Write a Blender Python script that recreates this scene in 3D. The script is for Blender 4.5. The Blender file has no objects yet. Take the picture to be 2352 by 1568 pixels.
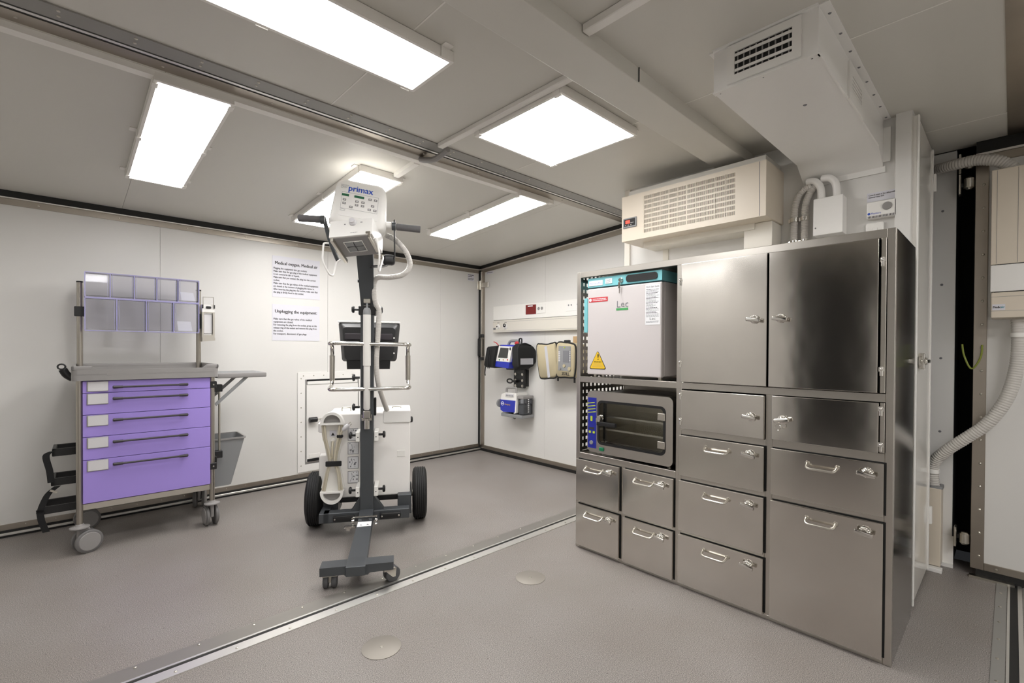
import bpy, bmesh, math, random
from mathutils import Vector, Matrix
random.seed(4)
R = math.radians
S = bpy.context.scene
COL = S.collection

# ------------------------------------------------------------------ camera, world, exposure
CAM_H, FPX, YAW, PIT, ROL, SHY = 1.25, 1088.584, R(46.57418), R(-0.516456), R(0.304178), 27.1575
_F = Vector((math.cos(PIT)*math.cos(YAW), math.cos(PIT)*math.sin(YAW), math.sin(PIT)))
_R0 = _F.cross(Vector((0, 0, 1))).normalized(); _U0 = _R0.cross(_F)
_c, _s = math.cos(ROL), math.sin(ROL)
_R = _c*_R0 + _s*_U0; _U = -_s*_R0 + _c*_U0
cam = bpy.data.cameras.new('camera'); camo = bpy.data.objects.new('camera', cam); COL.objects.link(camo)
camo.matrix_world = Matrix(((_R.x, _U.x, -_F.x, 0), (_R.y, _U.y, -_F.y, 0), (_R.z, _U.z, -_F.z, CAM_H), (0, 0, 0, 1)))
cam.sensor_width = 36; cam.lens = FPX/2352*36; cam.shift_y = SHY/2352; cam.clip_start = .02
S.camera = camo
wd = bpy.data.worlds.new('world'); S.world = wd; wd.use_nodes = True
wd.node_tree.nodes['Background'].inputs[0].default_value = (.5, .52, .55, 1)
wd.node_tree.nodes['Background'].inputs[1].default_value = .02
S.view_settings.view_transform = 'Standard'; S.view_settings.look = 'None'
S.view_settings.gamma = 1; S.view_settings.use_curve_mapping = False
S.view_settings.exposure = 0.67

def ray(px, py): return _F*FPX + _R*(px-1176) - _U*(py-784-SHY)
def PX(px, py, x):   # pixel -> point on the plane x = const
    r = ray(px, py); return Vector((0, 0, CAM_H)) + r*(x/r.x)

# ------------------------------------------------------------------ helpers
def lin(c):
    c = c/255
    return c/12.92 if c <= .04045 else ((c+.055)/1.055)**2.4
def rgb(r, g, b): return (lin(r), lin(g), lin(b), 1)

def mat(name, col, rough=.5, metal=0, bump=None, var=None, emit=None, coat=0, spec=None):
    """bump=(scale,strength[,stretch]) var=(scale,amount)"""
    m = bpy.data.materials.new(name); m.use_nodes = True
    nt = m.node_tree; b = nt.nodes['Principled BSDF']
    b.inputs['Base Color'].default_value = col; b.inputs['Roughness'].default_value = rough
    b.inputs['Metallic'].default_value = metal
    if coat: b.inputs['Coat Weight'].default_value = coat
    if spec is not None: b.inputs['Specular IOR Level'].default_value = spec
    tc = nt.nodes.new('ShaderNodeTexCoord')
    if var:
        n = nt.nodes.new('ShaderNodeTexNoise'); n.inputs['Scale'].default_value = var[0]; n.inputs['Detail'].default_value = 4
        mx = nt.nodes.new('ShaderNodeMix'); mx.data_type = 'RGBA'; mx.blend_type = 'MIX'
        mx.inputs[6].default_value = tuple(v*(1-var[1]) for v in col[:3])+(1,)
        mx.inputs[7].default_value = tuple(min(1, v*(1+var[1])) for v in col[:3])+(1,)
        nt.links.new(tc.outputs['Object'], n.inputs['Vector']); nt.links.new(n.outputs['Fac'], mx.inputs[0])
        nt.links.new(mx.outputs[2], b.inputs['Base Color'])
    if bump:
        n = nt.nodes.new('ShaderNodeTexNoise'); n.inputs['Scale'].default_value = bump[0]; n.inputs['Detail'].default_value = 3
        bp = nt.nodes.new('ShaderNodeBump'); bp.inputs['Strength'].default_value = bump[1]; bp.inputs['Distance'].default_value = .01
        if len(bump) > 2:
            mp = nt.nodes.new('ShaderNodeMapping'); mp.inputs['Scale'].default_value = bump[2]
            nt.links.new(tc.outputs['Object'], mp.inputs[0]); nt.links.new(mp.outputs[0], n.inputs['Vector'])
        else: nt.links.new(tc.outputs['Object'], n.inputs['Vector'])
        nt.links.new(n.outputs['Fac'], bp.inputs['Height']); nt.links.new(bp.outputs[0], b.inputs['Normal'])
    if emit:
        b.inputs['Emission Color'].default_value = emit[0]; b.inputs['Emission Strength'].default_value = emit[1]
    return m

def clear(name, tint, gloss=.12, rough=.03):
    m = bpy.data.materials.new(name); m.use_nodes = True; nt = m.node_tree; nt.nodes.clear()
    o = nt.nodes.new('ShaderNodeOutputMaterial'); t = nt.nodes.new('ShaderNodeBsdfTransparent'); t.inputs[0].default_value = tint
    g = nt.nodes.new('ShaderNodeBsdfGlossy'); g.inputs['Roughness'].default_value = rough
    fr = nt.nodes.new('ShaderNodeLayerWeight'); fr.inputs[0].default_value = gloss
    mx = nt.nodes.new('ShaderNodeMixShader')
    nt.links.new(fr.outputs['Fresnel'], mx.inputs[0]); nt.links.new(t.outputs[0], mx.inputs[1]); nt.links.new(g.outputs[0], mx.inputs[2])
    nt.links.new(mx.outputs[0], o.inputs[0]); return m

def floor_mat():
    m = bpy.data.materials.new('speckled_vinyl'); m.use_nodes = True; nt = m.node_tree; b = nt.nodes['Principled BSDF']
    tc = nt.nodes.new('ShaderNodeTexCoord')
    def noise(sc, det):
        n = nt.nodes.new('ShaderNodeTexNoise'); n.inputs['Scale'].default_value = sc; n.inputs['Detail'].default_value = det
        nt.links.new(tc.outputs['Object'], n.inputs['Vector']); return n
    a = noise(330, 2); r = nt.nodes.new('ShaderNodeValToRGB'); e = r.color_ramp.elements
    e[0].position = .30; e[0].color = rgb(88, 85, 84); e[1].position = .72; e[1].color = rgb(188, 181, 175)
    q = e.new(.5); q.color = rgb(137, 131, 127)
    nt.links.new(a.outputs['Fac'], r.inputs[0])
    d = noise(2.2, 4); r2 = nt.nodes.new('ShaderNodeValToRGB'); r2.color_ramp.elements[0].position = .35; r2.color_ramp.elements[1].position = .7
    r2.color_ramp.elements[0].color = (.9, .88, .86, 1); r2.color_ramp.elements[1].color = (1, 1, 1, 1)
    nt.links.new(d.outputs['Fac'], r2.inputs[0])
    mx = nt.nodes.new('ShaderNodeMix'); mx.data_type = 'RGBA'; mx.blend_type = 'MULTIPLY'; mx.inputs[0].default_value = 1
    nt.links.new(r.outputs[0], mx.inputs[6]); nt.links.new(r2.outputs[0], mx.inputs[7])
    v = nt.nodes.new('ShaderNodeTexVoronoi'); v.inputs['Scale'].default_value = 22; nt.links.new(tc.outputs['Object'], v.inputs['Vector'])
    lt = nt.nodes.new('ShaderNodeMath'); lt.operation = 'LESS_THAN'; lt.inputs[1].default_value = .06; nt.links.new(v.outputs['Distance'], lt.inputs[0])
    m2 = nt.nodes.new('ShaderNodeMix'); m2.data_type = 'RGBA'; nt.links.new(lt.outputs[0], m2.inputs[0])
    nt.links.new(mx.outputs[2], m2.inputs[6]); m2.inputs[7].default_value = rgb(104, 94, 90)
    nt.links.new(m2.outputs[2], b.inputs['Base Color']); b.inputs['Roughness'].default_value = .42
    bp = nt.nodes.new('ShaderNodeBump'); bp.inputs['Strength'].default_value = .05; bp.inputs['Distance'].default_value = .003
    nt.links.new(a.outputs['Fac'], bp.inputs['Height']); nt.links.new(bp.outputs[0], b.inputs['Normal'])
    return m

M = {}
M['wall'] = mat('wall_white', rgb(226, 224, 220), .42, bump=(140, .02))
M['wallpanel'] = mat('wall_panel_white', rgb(226, 224, 220), .38, var=(1.2, .015))
M['ceil'] = mat('ceiling_white', rgb(214, 211, 203), .4, var=(1.5, .02))
M['trunk'] = mat('trunking_white', rgb(240, 237, 231), .45)
M['floor'] = floor_mat()
M['steel'] = mat('brushed_stainless', (.66, .63, .585, 1), .145, 1, bump=(3, .22, (1, 1, .6)), var=(7, .07))
def brushed(m, an):
    nt = m.node_tree; b = nt.nodes['Principled BSDF']; tg = nt.nodes.new('ShaderNodeCombineXYZ'); tg.inputs[2].default_value = 1
    b.inputs['Anisotropic'].default_value = an; nt.links.new(tg.outputs[0], b.inputs['Tangent'])
brushed(M['steel'], .6)
M['steelflat'] = mat('brushed_stainless_frame', (.56, .53, .485, 1), .30, 1, var=(9, .06))
M['steelpol'] = mat('polished_stainless_side', (.45, .45, .45, 1), .12, 1, bump=(1.5, .05))
M['chrome'] = mat('chrome', (.72, .70, .66, 1), .1, 1)
M['satin'] = mat('satin_steel', (.6, .57, .51, 1), .28, 1)
M['alu'] = mat('aluminium_strip', (.78, .765, .73, 1), .42, 1, var=(12, .06))
M['trimsteel'] = mat('trim_steel', (.40, .36, .31, 1), .36, 1, var=(6, .1))
M['disc'] = mat('matt_steel_disc', rgb(150, 144, 136), .5, .45)
M['floorplate'] = mat('matt_floor_plate', rgb(150, 146, 140), .42, .6)
M['platesteel'] = mat('grey_plate', rgb(150, 148, 143), .45, .3)
M['black'] = mat('black_rubber', rgb(24, 23, 22), .6)
M['blackp'] = mat('black_plastic', rgb(28, 28, 29), .35)
M['fabric'] = mat('black_nylon', rgb(26, 26, 27), .8, bump=(350, .3))
M['monblack'] = mat('monitor_shell', rgb(34, 34, 35), .5)
M['dark'] = mat('dark_recess', rgb(18, 18, 17), .8)
M['tire'] = mat('tyre_rubber', rgb(27, 27, 27), .62, bump=(60, .08))
M['purple'] = mat('lilac_lacquer', rgb(164, 142, 222), .38)
M['greyp'] = mat('grey_plastic', rgb(146, 143, 141), .42, bump=(250, .03))
M['greyd'] = mat('mid_grey_plastic', rgb(140, 141, 142), .5)
M['wheelgrey'] = mat('caster_grey', rgb(110, 108, 107), .45)
M['caster'] = mat('dark_caster_rubber', rgb(78, 78, 80), .55)
M['pole'] = mat('brushed_pole', (.46, .43, .38, 1), .3, 1)
M['handle'] = mat('handle_graphite', rgb(66, 62, 66), .38, .3)
M['label'] = mat('paper_insert', rgb(212, 210, 212), .6)
M['paper'] = mat('white_paper', rgb(238, 238, 240), .6)
M['sheet'] = mat('laminated_sheet', rgb(222, 221, 228), .35)
M['ink'] = mat('black_ink', rgb(28, 27, 30), .6)
M['inkgrey'] = mat('grey_ink', rgb(120, 120, 124), .6)
M['white'] = mat('white_enamel', rgb(240, 238, 234), .3)
M['fridgewhite'] = mat('fridge_enamel', rgb(208, 202, 201), .3)
M['brightwhite'] = mat('bright_white_lacquer', rgb(250, 247, 243), .3)
M['whitep'] = mat('white_plastic', rgb(240, 238, 233), .35)
M['cream'] = mat('cream_enamel', rgb(219, 208, 191), .38)
M['creamp'] = mat('cream_panel', rgb(224, 219, 208), .4)
M['graphite'] = mat('graphite_paint', rgb(74, 77, 80), .4, .2, bump=(300, .05))
M['foam'] = mat('grey_foam_grip', rgb(98, 96, 97), .8, bump=(220, .15))
M['hose'] = mat('hose_grey_white', rgb(206, 202, 196), .45)
M['cord'] = mat('beige_cord', rgb(196, 188, 168), .5)
M['bluep'] = mat('blue_plastic', rgb(38, 52, 176), .35)
M['blue'] = mat('blue_ink', rgb(46, 84, 190), .5)
M['teal'] = mat('teal_enamel', rgb(124, 194, 202), .35)
M['tealink'] = mat('teal_ink', rgb(60, 150, 165), .5)
M['lcdg'] = mat('green_display', rgb(30, 98, 66), .3)
M['lcd'] = mat('dark_lcd', rgb(62, 62, 60), .15)
M['red'] = mat('red_sticker', rgb(196, 46, 52), .5)
M['redp'] = mat('red_translucent', rgb(120, 20, 20), .2)
M['green'] = mat('green_sticker', rgb(72, 158, 90), .5)
M['yellow'] = mat('yellow_sticker', rgb(236, 194, 40), .5)
M['lime'] = mat('lime_button', rgb(190, 208, 60), .5)
M['navy'] = mat('blue_control_panel', rgb(34, 44, 150), .35)
M['tan'] = mat('tan_canvas', rgb(184, 172, 142), .8, bump=(400, .25))
M['silver'] = mat('reflective_tape', rgb(200, 200, 206), .35, .3)
M['greend'] = mat('green_switch', rgb(20, 120, 80), .3)
M['ygcord'] = mat('green_yellow_wire', rgb(140, 150, 60), .5)
M['acrylic'] = clear('clear_acrylic', (.965, .965, .985, 1), .16, .02)
M['acryledge'] = mat('acrylic_edge', rgb(164, 160, 206), .15)
M['glass'] = clear('oven_glass', (.93, .94, .93, 1), .2, .02)
M['canister'] = clear('smoky_canister', (.72, .74, .78, 1), .3, .1)
for _k, _v in (('main', 10.5), ('left', 5.8), ('ext', 15.5), ('other', 17), ('end', 7.0)): M['lamp_'+_k] = mat('lamp_diffuser_'+_k, (1, 1, 1, 1), .5, emit=((1.0, .988, .978, 1), _v))
M['ledred'] = mat('red_led', rgb(190, 40, 30), .4, emit=((1, .1, .06, 1), .8))
M['cardboard'] = mat('brown_card', rgb(190, 160, 120), .7)
M['glosswhite'] = mat('gloss_white_panel', rgb(222, 219, 212), .1)

class MB:
    def __init__(s): s.b = bmesh.new(); s.bev = False
    def _add(s, t, mtx=None):
        if mtx is not None: bmesh.ops.transform(t, matrix=mtx, verts=t.verts)
        me = bpy.data.meshes.new('tmp'); t.to_mesh(me); t.free(); s.b.from_mesh(me); bpy.data.meshes.remove(me); return s
    def box(s, x0, x1, y0, y1, z0, z1, r=0, seg=2, m=None):
        t = bmesh.new(); bmesh.ops.create_cube(t, size=1)
        for v in t.verts: v.co = Vector(((x0+x1)/2+v.co.x*(x1-x0), (y0+y1)/2+v.co.y*(y1-y0), (z0+z1)/2+v.co.z*(z1-z0)))
        if r: s.bev = True; bmesh.ops.bevel(t, geom=list(t.edges), offset=r, segments=seg, profile=.5, affect='EDGES')
        return s._add(t, m)
    def rings(s, rs, closed=False, cap=True):
        """rs: list of rings (lists of Vector) with equal counts"""
        vs = [[s.b.verts.new(v) for v in r] for r in rs]; n = len(rs[0])
        k = len(vs)
        for i in range(k if closed else k-1):
            a, b = vs[i], vs[(i+1) % k]
            for j in range(n): s.b.faces.new((a[j], a[(j+1) % n], b[(j+1) % n], b[j]))
        if cap and not closed:
            s.b.faces.new(vs[0][::-1]); s.b.faces.new(vs[-1])
        return s
    def lathe(s, p, d, prof, n=20):
        p = Vector(p); d = Vector(d).normalized(); a = d.orthogonal().normalized(); c = d.cross(a)
        rs = [[p+d*t+(a*math.cos(2*math.pi*j/n)+c*math.sin(2*math.pi*j/n))*max(r, 1e-4) for j in range(n)] for t, r in prof]
        return s.rings(rs)
    def cyl(s, p0, p1, r0, r1=None, n=18):
        p0 = Vector(p0); p1 = Vector(p1); L = (p1-p0).length
        return s.lathe(p0, p1-p0, [(0, r0), (L, r0 if r1 is None else r1)], n)
    def tube(s, pts, r, n=10, closed=False):
        pts = [Vector(p) for p in pts]; k = len(pts); rs = []; a = None
        for i, p in enumerate(pts):
            if closed: d = pts[(i+1) % k]-pts[i-1]
            else: d = pts[min(i+1, k-1)]-pts[max(i-1, 0)]
            d.normalize()
            a = d.orthogonal().normalized() if a is None else (a-d*a.dot(d)).normalized()
            c = d.cross(a); rr = r[i] if isinstance(r, (list, tuple)) else r
            rs.append([p+(a*math.cos(2*math.pi*j/n)+c*math.sin(2*math.pi*j/n))*rr for j in range(n)])
        return s.rings(rs, closed)
    def prism(s, poly, ax, a, b):
        def mk(p, t): return Vector((t, p[0], p[1])) if ax == 'x' else Vector((p[0], t, p[1])) if ax == 'y' else Vector((p[0], p[1], t))
        return s.rings([[mk(p, a) for p in poly], [mk(p, b) for p in poly]])
    def ring(s, outer, inner, ax, a, b):
        def mk(p, t): return Vector((t, p[0], p[1])) if ax == 'x' else Vector((p[0], t, p[1])) if ax == 'y' else Vector((p[0], p[1], t))
        return s.rings([[mk(p, a) for p in outer], [mk(p, b) for p in outer], [mk(p, b) for p in inner], [mk(p, a) for p in inner]], closed=True)
    def ball(s, c, r, sc=(1, 1, 1), seg=14):
        t = bmesh.new(); bmesh.ops.create_uvsphere(t, u_segments=seg, v_segments=max(6, seg//2), radius=r)
        return s._add(t, Matrix.Translation(Vector(c)) @ Matrix.Diagonal((*sc, 1)))
    def build(s, name, m, parent=None, smooth=35, mtx=None, kind=None, label=None):
        if mtx is not None: bmesh.ops.transform(s.b, matrix=mtx, verts=s.b.verts)
        bmesh.ops.recalc_face_normals(s.b, faces=s.b.faces)
        me = bpy.data.meshes.new(name); s.b.to_mesh(me); s.b.free()
        me.shade_smooth(); me.set_sharp_from_angle(angle=R(smooth))
        me.materials.append(M[m] if isinstance(m, str) else m)
        o = bpy.data.objects.new(name, me); COL.objects.link(o); o.parent = parent
        if s.bev:      # keep the flat faces flat-shaded between the rounded edges
            w = o.modifiers.new('weighted_normal', 'WEIGHTED_NORMAL'); w.keep_sharp = True; w.weight = 100
        if kind: o['kind'] = kind
        if label: o['label'] = label
        return o

def rrect(x0, x1, z0, z1, r, n=5):
    pts = []
    for cx, cz, a0 in ((x1-r, z1-r, 0), (x0+r, z1-r, 90), (x0+r, z0+r, 180), (x1-r, z0+r, 270)):
        for k in range(n+1):
            a = R(a0+90*k/n); pts.append((cx+r*math.cos(a), cz+r*math.sin(a)))
    return pts
def spline(pts, k=8, closed=False):
    P = [Vector(p) for p in pts]; n = len(P); out = []
    for i in range(n if closed else n-1):
        if closed: a, b, c, d = P[i-1], P[i], P[(i+1) % n], P[(i+2) % n]
        else: a, b, c, d = P[max(i-1, 0)], P[i], P[i+1], P[min(i+2, n-1)]
        for j in range(k):
            t = j/k
            out.append(.5*((2*b)+(c-a)*t+(2*a-5*b+4*c-d)*t*t+(3*b-a-3*c+d)*t**3))
    if not closed: out.append(P[-1])
    return out
def resample(pts, step):
    out = [pts[0]]; acc = 0
    for a, b in zip(pts, pts[1:]):
        L = (b-a).length; t = step-acc
        while t <= L: out.append(a+(b-a)*(t/L)); t += step
        acc = L-(t-step)
    return out
def hose(mb, pts, r, pitch, depth, n=14):
    q = resample(spline(pts, 14), pitch/4)
    return mb.tube(q, [r-depth*(1, .35, 0, .35)[i % 4] for i in range(len(q))], n)
def arc_path(pts, r, k=5, closed=False):
    """polyline with rounded corners"""
    P = [Vector(p) for p in pts]; n = len(P); out = []
    for i in range(n):
        if not closed and i in (0, n-1): out.append(P[i]); continue
        a, b, c = P[i-1], P[i], P[(i+1) % n]
        u = (a-b); v = (c-b); rr = min(r, u.length*.45, v.length*.45); u.normalize(); v.normalize()
        p0, p1 = b+u*rr, b+v*rr
        for j in range(k+1):
            t = j/k; out.append((1-t)**2*p0+2*t*(1-t)*b+t*t*p1)
    return out

def tag(o, label, cat, group=None):
    o['label'] = label; o['category'] = cat
    if group: o['group'] = group
    return o
def thing(name, label, cat, loc=(0, 0, 0), rz=0, group=None):
    o = bpy.data.objects.new(name, None); COL.objects.link(o); o.empty_display_size = .1
    o.location = loc; o.rotation_euler = (0, 0, rz); return tag(o, label, cat, group)
def struct(o): o['kind'] = 'structure'; return o

def text(body, size, m, parent, x, y, z, width=None, align='LEFT', line=1.0, name='lettering', rx=90, ry=0, bold=0, mtx=None):
    """front-view lettering: x to the right, z up, lying in a plane of constant y (faces -y)"""
    c = bpy.data.curves.new('tmp_font', 'FONT'); c.body = body; c.size = size; c.align_x = align; c.space_line = line
    c.resolution_u = 2
    t = bpy.data.objects.new('tmp_font', c); COL.objects.link(t)
    dg = bpy.context.evaluated_depsgraph_get(); dg.update()
    me = bpy.data.meshes.new_from_object(t.evaluated_get(dg)); bpy.data.objects.remove(t); bpy.data.curves.remove(c)
    if width and len(me.vertices):
        xs = [v.co.x for v in me.vertices]; k = width/max(1e-6, max(xs)-min(xs))
        for v in me.vertices: v.co.x *= k
    if bold:      # heavier strokes: the outline laid down three times, a hair apart
        b_ = bmesh.new()
        for dx, dy in ((0, 0), (bold, bold*.4), (-bold, -bold*.4)):
            c_ = me.copy(); c_.transform(Matrix.Translation((dx, dy, dx*.05))); b_.from_mesh(c_); bpy.data.meshes.remove(c_)
        b_.to_mesh(me); b_.free()
    mm = Matrix.Translation((x, y, z)) @ Matrix.Rotation(R(rx), 4, 'X') @ Matrix.Rotation(R(ry), 4, 'Z')
    if mtx is not None: mm = mtx @ mm
    me.transform(mm); me.name = name; me.materials.clear(); me.materials.append(M[m])
    o = bpy.data.objects.new(name, me); COL.objects.link(o); o.parent = parent; return o

def lines(parent, m, x, y, z, widths, dz, h=.0022, mtx=None, name='print_lines'):
    """rows of print too small to read, as thin raised bars"""
    b = MB()
    for i, w in enumerate(widths):
        u = 0
        while u < w-.001:
            k = min(random.uniform(.006, .016), w-u); b.box(x+u, x+u+k, y-.0004, y, z-i*dz, z-i*dz+h); u += k+.0022
    return b.build(name, m, parent, mtx=mtx, kind='stuff')

def copy_tree(o, parent=None):
    c = o.copy(); COL.objects.link(c); c.parent = parent
    for ch in list(o.children): copy_tree(ch, c)
    return c

# ================================================================== STRUCTURE
XB, YA, YR, ZC = 3.755, 4.54, 2.34, 2.41         # far wall, poster wall, roof joint, main ceiling
XE, YN = -2.1, -2.2                               # end wall behind the camera, outer wall of the other extension
def zc(y): return 2.403-.068*(y-2.51)             # sloping ceiling of the extension
SL = math.atan(.068)

struct(MB().box(XE-.1, XB+.15, YN-.1, YA+.1, -.1, 0).build('floor', 'floor'))
# --- poster wall: backing with tall panels
wl = struct(MB().box(XE, XB+.1, YA+.006, YA+.1, 0, 2.35).build('wall_left', 'wall'))
seams = [XE, -.757, .545, 1.85, 3.158, XB]
for a, b in zip(seams, seams[1:]):
    MB().box(a+.0008, b-.0008, YA, YA+.012, .078, 2.2, .001, 1).build('panel', 'wallpanel', wl)
# --- far wall (equipment wall)
wf = struct(MB().box(XB+.006, XB+.1, 1.2, YA, 0, 2.5).build('wall_far', 'wall'))
for a, b in ((1.25, 2.15), (2.1516, 3.45), (3.4516, YA-.03)):
    zt = 2.42
    MB().prism([(a, .05), (b, .05), (b, min(2.4, zc(b)-.075)), (a, min(2.4, zc(a)-.075))], 'x', XB, XB+.012).build('panel', 'wallpanel', wf)
# --- ceilings
cl = struct(MB().box(XE, XB+.1, -.02, YR, ZC+.008, ZC+.1).build('ceiling', 'ceil'))
xs = [XE, -.27, .93, 2.13, 3.33, XB+.05]
for a, b in zip(xs, xs[1:]):
    MB().box(a, b, .03, 2.245, ZC, ZC+.01).build('panel', 'ceil', cl)
    MB().box(b-.003, b+.003, .03, 2.245, ZC-.0012, ZC+.002).build('cover_strip', 'trunk', cl)
ce = struct(MB().prism([(YR, zc(YR)+.008), (YA+.05, zc(YA+.05)+.008), (YA+.05, 2.6), (YR, 2.6)], 'x', XE, XB+.1).build('ceiling_left', 'ceil'))
xs = [XE, -.96, .315, 1.595, 2.872, XB]
for a, b in zip(xs, xs[1:]):
    MB().prism([(YR+.115, zc(YR+.115)), (YA, zc(YA)), (YA, zc(YA)+.01), (YR+.115, zc(YR+.115)+.01)], 'x', a+.0008, b-.0008).build('panel', 'ceil', ce)
# --- unseen shell behind and beside the camera
we = struct(MB().box(XE-.1, XE, -.05, 1.08, 0, 2.6).box(XE-.1, XE, 1.95, YA+.1, 0, 2.6).build('wall_end', 'wall'))  # full-height opening, shaped for the dark band mirrored in the steel doors
struct(MB().box(XE-.9, XE-.8, .9, 2.2, 0, 2.6).build('wall_dark_sheet', 'dark'))  # unseen dark sheet, added behind the opening to keep its reflection dark
struct(MB().box(XE-.1, XB+.1, YN-.1, YN, 0, 2.6).build('wall_right', 'wall'))
struct(MB().box(XE-.1, XE, YN, -.05, 0, 2.6).build('wall_right_end', 'wall'))
struct(MB().box(XE, XB+.2, YN, -.1, 2.36, 2.45).build('ceiling_right', 'ceil'))

# --- trims of the poster wall and far wall
def trim(name, m, *boxes, rivets=None):
    mb = MB()
    for b in boxes: mb.box(*b)
    o = struct(mb.build(name, m))
    if rivets:
        r = MB()
        for p, d in rivets: r.lathe(p, d, [(0, .006), (.002, .0055), (.0035, .003)], 8)
        r.build('rivets', 'satin', o, kind='stuff')
    return o
n = [0]
def T(m, *b, rivets=None): n[0] += 1; return trim('trim_%d' % n[0], m, *b, rivets=rivets)
bb = struct(MB().box(XE, XB, YA-.012, YA+.005, .044, .08).build('baseboard_left', 'trimsteel'))
MB().box(XE, XB, YA-.02, YA, .03, .044).build('gasket', 'black', bb)
MB().box(XE, XB, YA-.034, YA, .014, .03, .002, 1).build('rail', 'alu', bb)
MB().box(XE, XB, YA-.03, YA, 0, .014).build('gasket', 'black', bb)
rv = MB()
for i in range(40): rv.lathe((XE+.15+i*.147, YA-.012, .066), (0, -1, 0), [(0, .005), (.003, .003)], 8)
rv.build('rivets', 'satin', bb, kind='stuff')
bf = struct(MB().box(XB-.012, XB+.005, 1.9, YA, .03, .07).build('baseboard_far', 'trimsteel'))
MB().box(XB-.02, XB, 1.9, YA, 0, .03).build('gasket', 'black', bf)
T('black', (XE, XB, YA-.03, YA+.006, 2.222, 2.27))
T('alu', (XE, XB, YA-.034, YA, 2.216, 2.223))
T('trimsteel', (XE, XB, YA-.008, YA+.006, 2.178, 2.216), rivets=[((XE+.3+i*.42, YA-.008, 2.197), (0, -1, 0)) for i in range(14)])
def sloped(name, m, x0, x1, d0, d1):
    return struct(MB().prism([(1.95, zc(1.95)-d0), (YA, zc(YA)-d0), (YA, zc(YA)-d1), (1.95, zc(1.95)-d1)], 'x', x0, x1).build(name, m))
sloped('trim_20', 'black', XB-.03, XB+.006, -.004, .04)
sloped('trim_21', 'alu', XB-.034, XB, .04, .047)
sloped('trim_22', 'trimsteel', XB-.008, XB+.006, .047, .085)
# corner post: gasket, polished edge, steel angle, two hinges, latch
T('black', (XB-.03, XB+.006, YA-.022, YA, 0, 2.23))
T('alu', (XB-.02, XB, YA-.038, YA-.022, .07, 2.2))
post = T('trimsteel', (XB-.01, XB+.006, YA-.085, YA-.038, .07, 2.19))
hm_ = Matrix.Translation((XB-.02, YA-.03, 2.03))
MB().box(-.004, .004, -.14, -.01, -.03, .03, .002, 1).build('hinge_leaf', 'satin', post, mtx=hm_)
MB().box(-.04, -.008, .014, .022, -.05, .05, .002, 1).build('hinge_leaf', 'satin', post, mtx=hm_)
MB().cyl((-.01, 0, -.055), (-.01, 0, .055), .011).build('hinge_pin', 'satin', post, mtx=hm_)
h = thing('corner_latch', 'black plastic latch handle on the wall corner post', 'latch', (XB-.02, YA-.05, 1.27))
MB().box(-.045, -.012, .0, .03, -.11, .11, .012, 3).build('grip', 'blackp', h)
MB().box(-.03, .0, -.05, .01, .12, .16, .004, 1).build('bracket', 'blackp', h)
MB().box(-.03, .0, -.05, .01, -.16, -.12, .004, 1).build('bracket', 'blackp', h)

# --- roof joint between container and extension
T('platesteel', (XE, XB, 2.245, 2.335, ZC-.006, ZC+.01), rivets=[((XE+.2+i*.21, 2.268+.035*k, ZC-.006), (0, 0, -1)) for i in range(27) for k in (0, 1)])
T('black', (XE, XB, 2.335, 2.346, ZC-.003, ZC+.03))
T('alu', (XE, XB, 2.346, 2.362, ZC-.006, ZC+.03))
T('black', (XE, XB, 2.362, 2.38, ZC-.002, ZC+.03))
T('trimsteel', (XE, XB, 2.38, 2.458, ZC-.004, ZC+.03), rivets=[((XE+.3+i*.42, 2.42, ZC-.004), (0, 0, -1)) for i in range(14)])
# --- floor joint
T('alu', (XE, XB, 2.178, 2.232, -.01, .004), rivets=[((XE+.1+i*.21, 2.2, .004), (0, 0, 1)) for i in range(27)])
T('black', (XE, XB, 2.232, 2.25, -.01, .0015))
T('alu', (XE, XB, 2.25, 2.262, -.01, .005))
T('floorplate', (XE, XB, 2.266, 2.355, -.01, .003), rivets=[((XE+.2+i*.21, 2.335, .003), (0, 0, 1)) for i in range(27)])
# --- floor joint and track on the other side
T('platesteel', (XE, 3.70, .008, .048, -.01, .004), rivets=[((XE+.1+i*.19, .03, .004), (0, 0, 1)) for i in range(30)])
T('alu', (XE, 3.70, -.003, .006, -.01, .006))
T('black', (XE, 3.70, -.03, -.003, -.01, .002))
T('alu', (XE, 3.70, -.045, -.03, -.01, .006))
T('platesteel', (XE, 3.70, -.2, -.05, -.01, .002))
# --- roof joint on the other side
T('trimsteel', (XE, XB+.1, -.1, .03, ZC-.004, ZC+.05))
# --- main beam under the ceiling
bm = struct(MB().box(XE, 3.0, 1.07, 1.252, ZC-.062, ZC+.01, .006, 2).build('trim_beam', 'ceil'))
MB().box(1.72, 1.723, 1.066, 1.09, ZC-.058, ZC).build('joint', 'dark', bm)
# --- partition that carries the cooling unit (front of the technical closet)
XP, YP0, YP1 = 3.0, .35, 1.965
wp = struct(MB().box(XP, XP+.03, YP0, YP1, 0, ZC).build('wall_partition', 'wall'))
MB().box(XP+.03, XB+.1, YP1-.03, YP1, 0, ZC).build('side', 'wall', wp)
MB().box(XP-.012, XP, YP1-.045, YP1, 0, ZC, .002, 1).build('edge_profile', 'creamp', wp)
MB().box(XP-.006, XP, 1.62, 1.66, 1.7, 1.96).build('joint_strip', 'creamp', wp)
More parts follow.
